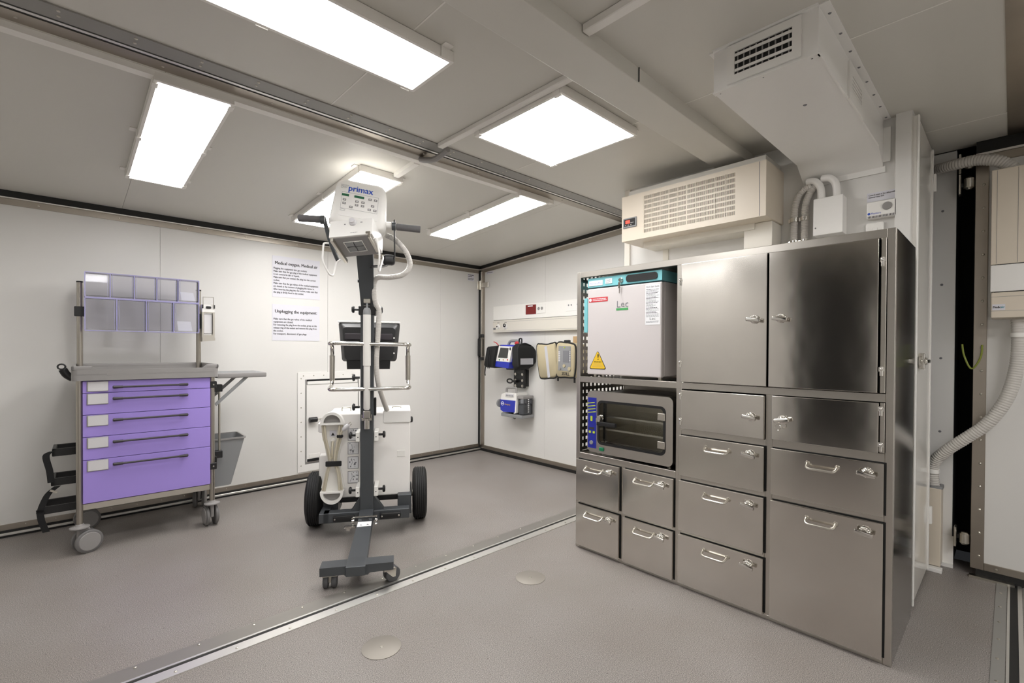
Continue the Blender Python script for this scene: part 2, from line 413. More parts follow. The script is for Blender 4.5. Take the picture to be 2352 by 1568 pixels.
# white corner post and the glossy closet door
T('wall', (XP-.035, XP+.0, YP0+.0, YP0+.055, 0, ZC), (XP-.035, XP+.06, YP0-.008, YP0, 0, ZC))
T('alu', (XP-.036, XP-.028, YP0-.012, YP0-.006, 0, ZC-.03))
d = struct(MB().box(XP-.03, 3.57, YP0-.028, YP0-.008, .02, ZC-.03, .003, 1).build('door_1', 'glosswhite'))
MB().box(XP-.034, XP-.012, YP0-.034, YP0-.026, .02, ZC-.03, .002, 1).build('edge_frame', 'whitep', d)
MB().box(3.54, 3.57, YP0-.034, YP0-.026, .02, ZC-.03, .002, 1).build('edge_frame', 'whitep', d)
for z in (.32, 2.2): MB().box(3.565, 3.59, YP0-.045, YP0-.02, z-.05, z+.05, .003, 1).build('hinge', 'whitep', d)
lt = MB().lathe((3.10, YP0-.03, 1.2), (0, -1, 0), [(0, .03), (.012, .03), (.014, .018), (.03, .018)], 16)
lt.box(3.03, 3.17, YP0-.068, YP0-.056, 1.19, 1.21, .005, 2); lt.box(3.085, 3.115, YP0-.052, YP0-.028, 1.16, 1.24, .004, 1)
lt.build('latch', 'chrome', d)
# back wall to the right of the closet
XW = 3.74
wb = struct(MB().box(XW, XW+.03, .232, .36, 0, ZC).build('wall_far_right', 'wall'))
MB().box(XW-.02, XW, .225, .34, 0, .022).build('skirting', 'white', wb)
MB().box(XW-.004, XW, .225, .30, .02, .18).build('patch', 'white', wb)
rv = MB()
for i in range(5): rv.lathe((XW, .29, .35+i*.43), (-1, 0, 0), [(0, .007), (.003, .004)], 8)
rv.build('rivets', 'inkgrey', wb, kind='stuff')
# dark slot behind, closing everything off
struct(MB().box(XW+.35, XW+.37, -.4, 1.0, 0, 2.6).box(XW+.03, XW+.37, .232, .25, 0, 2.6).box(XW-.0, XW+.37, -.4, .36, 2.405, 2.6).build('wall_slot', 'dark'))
# end panel of the other extension with its riveted steel frame
XF = 3.68
wx = struct(MB().box(XF+.004, XF+.06, -1.6, .098, .07, 2.3).build('wall_extension', 'wallpanel'))
MB().box(XF-.004, XF+.06, .098, .152, .045, 2.33, .002, 1).build('frame_post', 'trimsteel', wx)
MB().box(XF-.004, XF+.06, -1.6, .098, .045, .085, .002, 1).build('frame_rail', 'trimsteel', wx)
MB().box(XF-.004, XF+.06, -1.6, .098, 2.285, 2.33, .002, 1).build('frame_rail', 'trimsteel', wx)
MB().box(XF-.01, XF+.06, -1.6, .15, 2.33, 2.342).build('edge', 'alu', wx)
MB().box(XF+.0, XF+.06, -1.6, .15, 2.342, 2.41).build('gasket', 'black', wx)
MB().box(XF+.0, XF+.06, -1.6, .13, .0, .045).build('gasket', 'black', wx)
MB().box(XF-.035, XF+.0, -.02, .155, 0, .014).build('sill', 'satin', wx)
rv = MB()
for i in range(17): rv.lathe((XF-.004, .118, .12+i*.128), (-1, 0, 0), [(0, .007), (.003, .006), (.005, .003)], 8)
for i in range(10): rv.lathe((XF-.004, .05-i*.13, .065), (-1, 0, 0), [(0, .007), (.005, .003)], 8)
rv.build('rivets', 'satin', wx, kind='stuff')
for i, (z, lb) in enumerate(((.2, 'steel roller latch at the foot of the riveted frame post'), (2.19, 'steel roller latch low on the top end of the riveted post'), (2.305, 'steel roller latch at the very top of the riveted post'))):
    k = thing('roller_latch', lb, 'latch', (XF+.02, .165, z))
    MB().lathe((-.02, .012, -.035), (0, 0, 1), [(0, .012), (.01, .022), (.06, .022), (.07, .012)], 14).build('roller', 'satin', k)
    MB().box(-.03, .03, .045, .055, -.055, .055, .002, 1).build('plate', 'satin', k)
    MB().box(-.005, .03, -.012, .05, -.012, .012, .002, 1).build('arm', 'blackp', k)

# ================================================================== CEILING LAMPS AND TRUNKING
def lamp(label, cx, cy, lx, ly, tilt=0, clips=(), z=None, k='main'):
    z = z or (zc(cy) if tilt else ZC)
    t = thing('ceiling_lamp', label, 'lamp', (cx, cy, z))
    t.rotation_euler = (-tilt, 0, 0)
    a, b = lx/2, ly/2
    fr = MB()
    o, i = rrect(-a, a, -b, b, .004, 2), rrect(-a+.014, a-.014, -b+.014, b-.014, .002, 2)
    fr.ring(o, i, 'z', -.042, -.002); fr.box(-a+.01, a-.01, -b+.01, b-.01, -.02, -.002)
    fr.build('housing', 'trunk', t)
    MB().box(-a+.0142, a-.0142, -b+.0142, b-.0142, -.0405, -.025).build('diffuser', 'lamp_'+k, t)
    for sx, sy in clips:
        x, y = sx*a, sy*b; m = MB()
        if abs(sx) == 1:
            m.box(x-.004 if sx > 0 else x-.03, x+.03 if sx > 0 else x+.004, y-.02, y+.02, -.004, 0, .001, 1)
            m.box(min(x, x+.004*sx), max(x, x+.004*sx), y-.02, y+.02, -.045, 0, .001, 1)
            m.box(min(x-.018*sx, x+.004*sx), max(x-.018*sx, x+.004*sx), y-.02, y+.02, -.0465, -.0435, .001, 1)
        else:
            m.box(x-.02, x+.02, y-.004 if sy > 0 else y-.03, y+.03 if sy > 0 else y+.004, -.004, 0, .001, 1)
            m.box(x-.02, x+.02, min(y, y+.004*sy), max(y, y+.004*sy), -.045, 0, .001, 1)
        m.build('clip', 'trunk', t)
    return t
SIDE = ((1, .93), (-1, .93), (1, -.93), (-1, -.93), (1, 0), (-1, 0))
LX = ((.93, 1), (-.93, 1), (.93, -1), (-.93, -1), (0, 1), (0, -1))
CORN = ((1, .9), (-1, .9), (1, -.9), (-1, -.9))
lamp('square glowing ceiling panel lamp beside the beam, above the cabinet front', 1.877, 1.662, .605, .605, 0, CORN)
lamp('long glowing ceiling lamp running along the beam above the floor plates', .505, 1.662, 1.215, .298, 0, LX)
lamp('long ceiling lamp above the lilac drawer trolley, pointing to its wall', .425, 3.098, .298, 1.262, SL, SIDE, k='left')
lamp('ceiling lamp half hidden behind the white head of the mobile x-ray', 1.48, 3.385, .298, 1.225, SL, SIDE, k='ext')
lamp('narrow ceiling lamp above the corner with the blue and black devices', 2.55, 3.065, .298, 1.225, SL, SIDE, k='ext')
# unseen lamps, added to light the right side and the steel door reflections
lamp('unseen ceiling lamp added to the extension beside the end wall', -1.6, 3.1, .298, 1.225, SL, k='end')
lamp('unseen ceiling lamp added to the other extension above its far half', 1.9, -1.1, .298, 1.225, z=2.355, k='other')
lamp('unseen ceiling lamp added to the other extension beside the camera', .1, -1.1, .298, 1.225, z=2.355, k='other')

def trunk(label, x0, x1, y0, y1, z0=None, z1=None, h=.025, sloped=False):
    m = MB()
    if sloped: m.prism([(y0, zc(y0)-h), (y1, zc(y1)-h), (y1, zc(y1)-.0005), (y0, zc(y0)-.0005)], 'x', x0, x1)
    else: m.box(x0, x1, y0, y1, ZC-h, ZC-.0005, .003, 1)
    return tag(m.build('cable_trunking', 'trunk'), label, 'trunking')
trunk('white cable trunking running along the roof joint past the lamp ends', -1.2, 2.772, 2.468, 2.508, sloped=True)
trunk('white trunking between roof joint and beam, beside the square lamp', 1.535, 1.572, 1.256, 2.243)
trunk('short white trunking from the beam towards the ceiling edge', 1.345, 1.385, .05, 1.066, h=.03)
trunk('white trunking from the roof joint to the lamp behind the x-ray head', 1.555, 1.592, 2.52, 2.768, sloped=True)
lp = MB(); pts = spline([(1.60, 2.235, ZC-.02), (1.60, 2.28, ZC-.03), (1.592, 2.35, ZC-.045), (1.575, 2.42, ZC-.035), (1.57, 2.47, ZC-.018)], 6)
lp.tube(pts, .017, 10); o = lp.build('cable_loop', 'greyp')
tag(o, 'short grey flexible cable sleeve bridging the roof joint between trunkings', 'cable')

# ================================================================== AIR DUCT BOX UNDER THE CEILING
t = thing('air_duct', 'white sheet metal air duct box with a louvre, hanging under the ceiling', 'duct', (1.84, .81, 2.247), R(-90))
# local: x -> right (0..352), y -> away (0..1.16), z up
m = MB(); w = .352
m.prism([(0, 0), (1.035, 0), (1.155, -.075), (1.155, .163), (0, .163)], 'x', 0, w); m.build('body', 'white', t)
fl = MB(); fl.box(w, w+.03, 0, 1.15, .159, .163); fl.box(-.02, 0, .0, 1.15, .159, .163); fl.box(0, w, -.012, 0, .155, .163)
fl.box(w, w+.03, 1.15, 1.159, -.05, .12); fl.box(0, w+.01, 1.15, 1.159, -.1, -.07)
fl.build('flange', 'white', t)
e = MB(); e.box(-.002, w+.002, -.004, .02, -.003, .003); e.box(w-.003, w+.003, 0, 1.035, -.003, .003); e.build('edge_fold', 'white', t)
def louvre(par, x0, x1, z0, z1, f, rows, cols, mtx=None, name='louvre'):
    a = MB(); a.ring(rrect(x0-f, x1+f, z0-f, z1+f, .002, 2), rrect(x0, x1, z0, z1, .001, 2), 'y', -.008, -.0005)
    L = a.build(name, 'whitep', par, mtx=mtx)
    MB().box(x0, x1, -.0015, -.0003, z0, z1).build('recess', 'dark', L, mtx=mtx)
    for i in range(rows):
        z = z0+(i+.5)*(z1-z0)/rows
        MB().box(x0, x1, -.007, -.002, z-.004, z+.006, .001, 1).build('slat', 'whitep', L, mtx=mtx)
    v = MB()
    for j in range(cols):
        x = x0+(j+.5)*(x1-x0)/cols; v.box(x-.0022, x+.0022, -.004, -.0015, z0, z1)
    if cols: v.build('vanes', 'greyp', L, mtx=mtx, kind='stuff')
louvre(t, .08, .274, .038, .124, .028, 3, 9)
mtx = Matrix.Translation((w, 0, 0)) @ Matrix.Rotation(R(90), 4, 'Z')
louvre(t, .45, .615, .04, .10, .045, 4, 0, mtx)
sc = MB()
for i in range(8): sc.lathe((w+.015, .07+i*.15, .159), (0, 0, -1), [(0, .006), (.003, .003)], 8)
for i in range(3): sc.lathe((.02+i*.155, .015, 0), (0, 0, -1), [(0, .005), (.003, .003)], 8)
sc.build('screws', 'inkgrey', t, kind='stuff')
MB().lathe((.22, .35, 0), (0, 0, -1), [(0, .008), (.002, .006)], 10).build('plug', 'inkgrey', t)

# ================================================================== STAINLESS CABINET
XC = 2.37
t = thing('steel_cabinet', 'tall brushed stainless steel cabinet wall with doors, drawers and two open bays', 'cabinet', (XC, 1.905, 0), R(-90))
W, H, D = 1.587, 1.735, .53
def bar(name, x0, x1, y0, y1, z0, z1, m='steelflat'): return MB().box(x0, x1, y0, y1, z0, z1, .0015, 1).build(name, m, t)
bar('frame_post', 0, .028, 0, .03, .0, H); bar('frame_post', .675, .706, 0, .03, .02, 1.7); bar('frame_post', W-.027, W, 0, .03, 0, H)
bar('frame_post', 1.118, 1.148, 0.002, .03, .02, 1.05); bar('frame_post', .33, .362, .002, .03, .02, .565)
bar('frame_rail', .028, W-.027, 0, .03, 1.7, H); bar('frame_rail', .028, W-.027, 0.001, .03, 1.045, 1.08)
bar('frame_rail', .028, W-.027, .001, .03, 0, .022); bar('frame_rail', .028, .675, .001, .03, .563, .602)
bar('frame_rail', .706, 1.118, .001, .03, .803, .836); bar('frame_rail', 1.148, W-.027, .001, .03, .803, .842)
for z in (.567, .283): bar('frame_rail', .706, 1.118, .001, .03, z-.004, z+.024)
bar('frame_rail', 1.148, W-.027, .001, .03, .564, .592); bar('frame_rail', .028, .675, .001, .03, .278, .302)
# carcass sheets
MB().box(W-.004, W, .03, D, 0, H).build('side_panel', 'steelpol', t)
MB().box(0, W, .03, D, H-.004, H).build('top_panel', 'steelflat', t)
MB().box(.004, W-.004, D-.004, D, .6, 1.02).box(.004, W-.004, D-.004, D, 0, .6).box(.004, .12, D-.004, D, 1.02, H-.004).box(.36, W-.004, D-.004, D, 1.02, H-.004).build('back_panel', 'steelflat', t)
MB().box(.0, .004, .03, D, 0, .60).build('side_panel', 'steelflat', t)
pm = MB()      # perforated side sheet of the open bays
pit, hole = .043, .021
z = .602
while z < H-.02: pm.box(0, .002, .03, D, z, min(H-.004, z+pit-hole)); z += pit
y = .03
while y < D: pm.box(0.0003, .0017, y, min(D, y+pit-hole), .602, H-.004); y += pit
pm.build('perforated_side', 'steelflat', t)
pm = MB(); x = .12
while x < .36: pm.box(x, x+pit-hole, D-.004, D, 1.02, H-.004); x += pit
z = 1.02
while z < H-.02: pm.box(.12, .36, D-.0035, D-.0005, z, z+pit-hole); z += pit
pm.build('perforated_back', 'steelflat', t)
MB().box(.69, .694, .03, D, .02, H-.004).build('divider', 'steelflat', t)
MB().box(.004, .69, .03, D-.004, 1.066, 1.07).build('shelf', 'steelflat', t); MB().box(.004, .69, .03, D-.004, .588, .592).build('shelf', 'steelflat', t)
MB().box(.694, W-.004, .032, .036, .02, 1.70).build('inner_front', 'dark', t)
MB().box(.004, .69, .032, .036, .02, .57).build('inner_front', 'dark', t)

def latch(par, x, z, flip=1, key=False):
    y = -.02; m = MB()
    m.lathe((x, y, z), (0, -1, 0), [(0, .020), (.005, .020), (.007, .0155), (.022, .0145), (.024, .012)], 20)
    m.box(x-.032, x+.032, y-.034, y-.022, z-.011, z+.008, .005, 2, Matrix.Translation((x, 0, z)) @ Matrix.Rotation(R(8*flip), 4, 'Y') @ Matrix.Translation((-x, 0, -z)))
    for k in range(9):
        a = R(-20+k*27.5); m.ball((x+.0165*math.cos(a), y-.012, z+.0165*math.sin(a)), .0042, seg=8)
    m.build('latch', 'chrome', par)
    if key: MB().tube([(x-.01+.012*math.cos(R(k*36)), y-.04, z-.03+.014*math.sin(R(k*36))) for k in range(10)], .0015, 6, True).build('key_ring', 'chrome', par)
def bow(par, x0, x1, z):
    y = -.02
    p = arc_path([(x0, y, z+.012), (x0+.002, y-.036, z-.006), (x1-.002, y-.036, z-.006), (x1, y, z+.012)], .02, 6)
    m = MB().tube(p, .0052, 10)
    for x in (x0, x1): m.lathe((x, y+.001, z+.012), (0, -1, -.3), [(0, .009), (.004, .009), (.005, .006)], 12)
    m.build('handle', 'satin', par)
def front(name, x0, x1, z0, z1):
    o = MB(); o.box(x0, x1, -.02, -.001, z0, z1, .0025, 2); return o.build(name, 'steel', t)
def lip(par, x0, x1, z0, z1): # folded edge standing behind a drawer front
    MB().box(x0+.004, x1+.006, -.0009, .004, z0+.004, z1+.004).build('fold', 'dark', par)
def hinge(par, x, z):
    m = MB(); m.cyl((x, -.02, z-.018), (x, -.02, z+.018), .0065, n=12); m.box(x-.009, x+.009, -.022, -.004, z-.002, z+.016, .001, 1); m.ball((x, -.027, z+.008), .006, seg=8)
    m.build('hinge', 'chrome', par)
d = front('door', .708, 1.126, 1.083, 1.698); latch(d, 1.075, 1.394); hinge(d, .706, 1.606); hinge(d, .706, 1.178); lip(d, .708, 1.12, 1.083, 1.694)
d = front('door', 1.134, 1.536, 1.083, 1.697); latch(d, 1.187, 1.394); hinge(d, 1.549, 1.603); hinge(d, 1.549, 1.17); lip(d, 1.134, 1.53, 1.083, 1.693)
bar('hinge_strip', 1.542, 1.559, -.008, .0, 1.083, 1.70, 'satin'); bar('hinge_strip', 1.543, 1.559, -.006, .0, .843, 1.043)
d = front('door', .709, 1.117, .838, 1.04); latch(d, 1.06, .937); hinge(d, .709, 1.01); hinge(d, .709, .877)
d = front('door', 1.15, 1.541, .843, 1.043); latch(d, 1.198, .938, -1, True); hinge(d, 1.549, 1.012); hinge(d, 1.549, .87)
for x0, x1, z0, z1, hx0, hx1, lx in ((.017, .332, .3, .562, .096, .222, .266), (.36, .67, .3, .562, .444, .562, .604), (.017, .332, .022, .28, .096, .222, .266), (.36, .67, .022, .28, .444, .562, .604),
        (.7, 1.118, .592, .803, .846, .961, 1.058), (.7, 1.118, .303, .565, .842, .959, 1.056), (.7, 1.118, .024, .281, .84, .957, 1.054), (1.147, 1.56, .592, .803, 1.296, 1.406, 1.507), (1.147, 1.56, .024, .565, 1.294, 1.402, 1.502)):
    d = front('drawer', x0, x1, z0, z1); bow(d, hx0, hx1, z1-.052); latch(d, lx, z1-.044); lip(d, x0, x1, z0, z1)

# ------------------------------------------------------------------ fridge in the upper bay
t = thing('pharmacy_fridge', 'small white and teal medicine fridge standing in the cabinet bay', 'fridge', (XC+.015, 1.905, 1.07), R(-90))
f0, f1 = .07, .578
MB().box(f0+.004, f1-.004, .04, .44, .03, .56, .004, 1).build('body', 'fridgewhite', t)
MB().box(f0, f1, 0.002, .44, .563, .622, .003, 2).build('top_cap', 'teal', t)
d = MB().box(f0, f1, 0, .034, .026, .556, .008, 3).build('door', 'fridgewhite', t)
MB().box(f0+.006, f1-.006, .034, .04, .03, .55).build('seal', 'greyd', d)
MB().box(f0-.022, f0+.004, -.006, .022, .285, .5, .004, 2).build('handle', 'teal', d)
MB().prism(rrect(.35, .552, .573, .613, .018, 6), 'y', -.003, .004).build('display', 'blackp', t)
lk = MB().lathe((.316, 0, .589), (0, -1, 0), [(0, .014), (.004, .014), (.006, .01), (.016, .009)], 16).build('lock', 'chrome', t)
MB().box(.309, .323, -.02, -.0175, .54, .575, .002, 1).box(.3145, .3185, -.0195, -.018, .51, .543).build('key', 'chrome', lk)
st = MB().box(f0+.012, f0+.115, -.0012, .003, .573, .604).build('name_plate', 'paper', t); text('Pharmacy Plus', .012, 'blue', st, f0+.02, -.0016, .583, .085)
st = MB().box(f0+.135, f0+.183, -.0012, .003, .578, .608).build('sticker', 'paper', t); lines(st, 'inkgrey', f0+.141, -.0012, .599, (.034, .03, .034, .02), .006)
st = MB().box(.083, .223, -.0012, .002, .472, .5).build('red_sticker', 'red', d)
MB().prism([(.0945+.01*math.cos(R(k*30)), .486+.01*math.sin(R(k*30))) for k in range(12)], 'y', -.0018, -.001).build('symbol', 'paper', st)
lines(st, 'paper', .112, -.0012, .4885, (.1, .102), .009, .004)
lg = text('Lec', .055, 'inkgrey', d, .285, -.0012, .43, .078); MB().box(.284, .366, -.0012, .001, .412, .425).build('logo_bar', 'green', d)
st = MB().box(.478, .57, -.0012, .001, .32, .545).build('guide_sheet', 'paper', d)
text('Quick Start Guide', .014, 'ink', st, .483, -.0018, .528, .08)
lines(st, 'inkgrey', .483, -.0012, .516, [random.choice((.08, .078, .06, .045)) for k in range(23)], .0069, .0022); lines(st, 'ink', .483, -.0013, .516, (.03,), .0069, .003)
for k in range(5): lines(st, 'ink', .483, -.0013, .4953-k*.0276, (.07,), .0069, .003)
text('Lec', .02, 'ink', st, .505, -.0018, .347, .035); lines(st, 'inkgrey', .484, -.0012, .338, (.08, .075), .006)
tri = lambda r: [(.152+dx, .115+dz) for dx, dz in r]
def rtri(s, rr):
    V = [Vector((.152, .172+s*.6, 0)), Vector((.092-s*.9, .062-s*.6, 0)), Vector((.212+s*.9, .062-s*.6, 0))]
    return [(p.x, p.y) for p in arc_path(V, rr, 5, True)]
st = MB().prism(rtri(.006, .018), 'y', -.0011, .001).build('warning_triangle', 'black', d)
MB().prism(rtri(-.002, .014), 'y', -.0016, -.001).build('triangle_field', 'yellow', st)
text('!', .05, 'ink', st, .147, -.002, .118, .008, bold=.001); text('IMPORTANT!', .012, 'ink', st, .124, -.002, .1, .057, bold=.0003)
lines(st, 'cardboard', .122, -.0016, .09, (.06,), .008); lines(st, 'cardboard', .118, -.0016, .082, (.068,), .008); lines(st, 'cardboard', .112, -.0016, .074, (.08,), .008)
for x in (.1, .16, .545):
    for y in (.05, .4): MB().cyl((x, y, 0), (x, y, .032), .012, n=12).build('foot', 'satin', t)

# ------------------------------------------------------------------ drying oven in the lower bay
t = thing('lab_oven', 'stainless lab oven with glass door and blue control strip in the cabinet bay', 'oven', (XC+.015, 1.905, .592), R(-90))
x0, x1, z0, z1 = .078, .652, .024, .402
wx0, wx1, wz0, wz1 = .162, .604, .083, .342
outer = rrect(x0, x1, z0, z1, .032, 6); inner = rrect(wx0, wx1, wz0, wz1, .028, 6)
MB().ring(outer, inner, 'y', -.004, .045).build('front_frame', 'steelflat', t)
MB().ring(rrect(x0+.012, x1-.012, z0+.012, z1-.012, .03, 6), rrect(wx0-.004, wx1+.004, wz0-.004, wz1+.004, .028, 6), 'y', .045, .07).build('shell', 'blackp', t)
MB().ring(rrect(x0+.012, x1-.012, z0+.012, z1-.012, .03, 6), rrect(x0+.02, x1-.02, z0+.02, z1-.02, .028, 6), 'y', .07, .42).build('shell_body', 'blackp', t)
c = MB(); c.box(wx0+.01, wx1-.01, .40, .41, wz0, wz1); c.box(wx0-.002, wx0+.01, .07, .41, wz0, wz1); c.box(wx1-.01, wx1+.002, .07, .41, wz0, wz1); c.box(wx0, wx1, .07, .41, wz0-.003, wz0+.003); c.box(wx0, wx1, .07, .41, wz1-.003, wz1+.003)
c.build('chamber', 'satin', t)
for z in (.165, .245):
    s = MB(); s.box(wx0+.012, wx1-.012, .06, .066, z-.006, z+.004)
    for k in range(22): s.cyl((wx0+.03+k*.018, .064, z), (wx0+.03+k*.018, .39, z), .0016, n=6)
    s.build('rack', 'satin', t)
d = MB().prism(rrect(wx0+.003, wx1-.003, wz0+.003, wz1-.003, .026, 6), 'y', -.001, .006).build('glass_door', 'glass', t)
MB().ring(rrect(wx0-.006, wx1+.006, wz0-.006, wz1+.006, .032, 6), rrect(wx0+.008, wx1-.008, wz0+.008, wz1-.008, .024, 6), 'y', -.006, -.002).build('door_gasket', 'blackp', d)
for z in (.135, .29): MB().box(wx1-.04, wx1+.004, -.012, -.004, z-.02, z+.02, .002, 1).build('hinge', 'satin', d)
MB().lathe((.186, -.003, .245), (0, -1, 0), [(0, .018), (.006, .018), (.008, .012), (.03, .013)], 16).box(.162, .19, -.034, -.026, .213, .243, .004, 1).build('door_knob', 'chrome', d)
MB().box(.17, .305, -.036, -.012, .196, .222, .006, 2).build('door_handle', 'blackp', d)
cp = MB().box(.084, .148, -.0055, 0, .048, .36, .001, 1).build('control_strip', 'navy', t)
for k in range(4): MB().box(.086, .146, -.0062, -.005, .268+k*.019, .273+k*.019, m=Matrix.Translation((.116, 0, .27)) @ Matrix.Rotation(R(-9), 4, 'Y') @ Matrix.Translation((-.116, 0, -.27))).build('stripe', 'lime', cp)
MB().box(.105, .12, -.0068, -.005, .215, .246, .002, 1).build('button', 'lime', cp)
for k, (x, z) in enumerate(((.092, .14), (.122, .14))): MB().box(x, x+.017, -.0068, -.005, z, z+.014, .002, 1).build('button', 'lime', cp)
MB().box(.096, .132, -.0062, -.005, .163, .177).build('display', 'lcd', cp)
MB().lathe((.113, -.005, .082), (0, -1, 0), [(0, .013), (.006, .012)], 16).build('dial', 'greyd', cp)
MB().box(.172, .205, -.012, -.003, .04, .062, .003, 1).build('power_switch', 'greend', t)
for x in (.13, .6):
    for y in (.06, .38): MB().cyl((x, y, 0), (x, y, .04), .012, n=12).build('foot', 'satin', t)

# ================================================================== COOLING UNIT ABOVE THE CABINET
t = thing('cooling_unit', 'cream wall-mounted cooling unit with slotted grille and red digit display', 'air conditioner', (2.72, 1.809, 1.97), R(-90))
aw, ah, ad = .897, .297, .28
gx0, gx1, gz0, gz1 = .16, .735, .03, .275
m = MB(); m.box(0, gx0, 0, .004, 0, ah); m.box(gx1, aw, 0, .004, 0, ah); m.box(gx0, gx1, 0, .004, 0, gz0); m.box(gx0, gx1, 0, .004, gz1, ah)
m.box(0, .004, .004, ad, 0, ah); m.box(aw-.004, aw, .004, ad, 0, ah); m.box(.004, aw-.004, .004, ad, 0, .004); m.box(.004, aw-.004, .004, ad, ah-.004, ah)
m.build('casing', 'cream', t)
MB().box(gx0, gx1, .02, .024, gz0, gz1).build('filter', 'dark', t)  # shade of the recess behind the grille, put into a plate's dark colour
nr, nc = 8, 10; ch = (gz1-gz0)/nr; cw = (gx1-gx0)/nc
for r in range(nr+1):
    z = gz0+r*ch; MB().box(gx0, gx1, .0003, .003, max(gz0, z-.0045), min(gz1, z+.0045)).build('grille_bar', 'cream', t)
v = MB()
for c in range(nc):
    for k in range(10):
        x = gx0+c*cw+k*cw/10; v.box(x, x+(.010 if k == 0 else .0030), .0006, .0027, gz0, gz1)
v.build('grille_fins', 'cream', t, kind='stuff')
MB().box(aw-.034, aw-.031, -.0006, .002, .003, ah-.003).build('seam', 'inkgrey', t)
p = MB().box(.012, .115, -.007, 0, .085, .15, .003, 1).build('display_frame', 'greyd', t)
MB().box(.022, .105, -.0078, -.006, .096, .142).build('display', 'blackp', p); MB().box(.033, .066, -.0082, -.0075, .112, .134, .0003, 1).build('glow_digits', 'ledred', p); MB().box(.07, .095, -.0082, -.0075, .114, .116).build('marker', 'label', p)
for k in range(3): MB().box(.03+k*.02, .038+k*.02, -.0085, -.0075, .1, .105).build('button', 'satin', p)
MB().box(.09, aw-.1, .12, ad, -.035, 0).build('rear_skirt', 'creamp', t)
MB().box(aw-.16, aw-.01, .13, ad, -.17, -.001, .002, 1).build('drain_cover', 'creamp', t)
MB().box(.02, aw-.02, .05, ad, ah, ah+.045).build('top_flange', 'ceil', t)

# small electric box, thermostat, switch and pipes on the partition, duct hose clips
def on_part(y, z): return (XP, y, z)
t = thing('junction_box', 'small white electric box on the partition above the cabinet', 'box', (XP, .742, 1.862), R(-90))
MB().box(0, .134, -.085, -.001, 0, .196, .004, 2).build('lid', 'white', t); MB().lathe((.012, -.086, .04), (0, -1, 0), [(0, .004), (.002, .003)], 8).build('screw', 'inkgrey', t)
for x in (.03, .1): MB().tube(spline([(x, -.05, .19), (x-.005, -.05, .26), (x-.03, -.05, .3), (x-.07, -.045, .31)], 6), .018, 12).build('cable_sleeve', 'white', t)
for i, (yy, lb) in enumerate(((.845, 'corrugated cable pipe with chrome clamps beside the cooling unit'), (.795, 'corrugated cable pipe with chrome clamps nearer the electric box'))):
    k = thing('cable_pipe', lb, 'pipe', (XP, yy, 1.74), R(-90))
    hose(MB(), [(0, -.035, 0), (0, -.035, .2), (.004, -.035, .31), (.03, -.035, .38), (.085-.02*i, -.04, .41)], .018, .009, .0025).build('hose', 'hose', k)
    for z in (.1, .225):
        MB().lathe((0, -.035, z), (0, 0, 1), [(0, .021), (.022, .021)], 14).box(-.028, -.018, -.04, -.001, z, z+.02).build('clamp', 'chrome', k)
t = thing('dehumidifier_control', 'small white thermostat box with round dial on the partition', 'thermostat', (XP, .518, 1.917), R(-90))
MB().box(0, .122, -.035, -.001, 0, .084, .006, 2).build('casing', 'whitep', t)
MB().lathe((.083, -.035, .053), (0, -1, 0), [(0, .02), (.008, .018)], 20).build('dial', 'greyp', t)
text('Munters', .015, 'blue', t, .018, -.0356, .02, .04); MB().lathe((.01, -.035, .025), (0, -1, 0), [(0, .006), (.0006, .006)], 12).build('logo', 'blue', t)
v = MB()
for k in range(20): v.box(.006+k*.0056, .0085+k*.0056, -.0358, -.034, .003, .013)
v.build('vents', 'ink', t, kind='stuff')
t = thing('dehumidifier_notice', 'narrow printed notice about the dehumidifier above the thermostat', 'sign', (XP, .522, 2.01), R(-90))
MB().box(0, .13, -.0025, -.001, 0, .045).build('sheet', 'sheet', t); text('Control panel of the dehumidifier:\nseasonal value 50%', .011, 'ink', t, .006, -.003, .03, .115, bold=.0002)
t = thing('wall_switch', 'white rocker switch just above the cabinet top by the post', 'switch', (XP, .525, 1.85), R(-90))
MB().box(0, .075, -.018, -.001, 0, .05, .008, 3).build('plate', 'whitep', t); MB().box(.03, .05, -.024, -.017, .0, .022, .002, 1).build('rocker', 'white', t)

# ================================================================== WALL A: SHEETS AND HATCH
def sheet(label, x0, x1, z0, z1, title, tw, body):
    t = thing('instruction_sheet', label, 'sign', (x0, YA, z0)); w, h = x1-x0, z1-z0
    MB().box(0, w, -.003, -.0006, 0, h).build('sheet', 'sheet', t)
    text(title, .04, 'ink', t, .022, -.0036, h-.075, tw, bold=.0011)
    z = h-.118 if len(body) > 7 else h-.138; dz = .0268
    for ln, k in body:
        text(ln, .0235, 'ink', t, .01, -.0036, z, k*(w-.022), bold=.0006); z -= dz
sheet('laminated sheet headed Medical oxygen, Medical air on the wall', 1.351, 1.772, 1.706, 2.074, 'Medical oxygen, Medical air', .375,
      [('Plugging the equipment into gas sockets:', .73), ('Make sure that the gas plug of the medical equipment', .96), ('is not covered in dirt or liquids.', .56), ('Make sure that you connect the plug into the correct', .93), ('socket.', .13), ('Make sure that the gas valves of the medical equipment', .99), ('are closed at the moment of plugging the device in.', .9), ('After inserting the plug into the socket, make sure that', .98), ('the plug is firmly fixed in the socket.', .66)])
sheet('laminated sheet headed Unplugging the equipment on the wall', 1.351, 1.77, 1.315, 1.641, 'Unplugging the equipment:', .37,
      [('Make sure that the gas valves of the medical', .84), ('equipment are closed.', .42), ('For removing the plug from the socket, press on the', .96), ('release ring of the socket and remove the plug from', .96), ('the socket.', .21), ('For transport, disconnect all gas plugs.', .73)])
t = thing('wall_notice', 'tiny printed notice high on the wall beside the corner hinge', 'sign', (3.552, YA, 2.075))
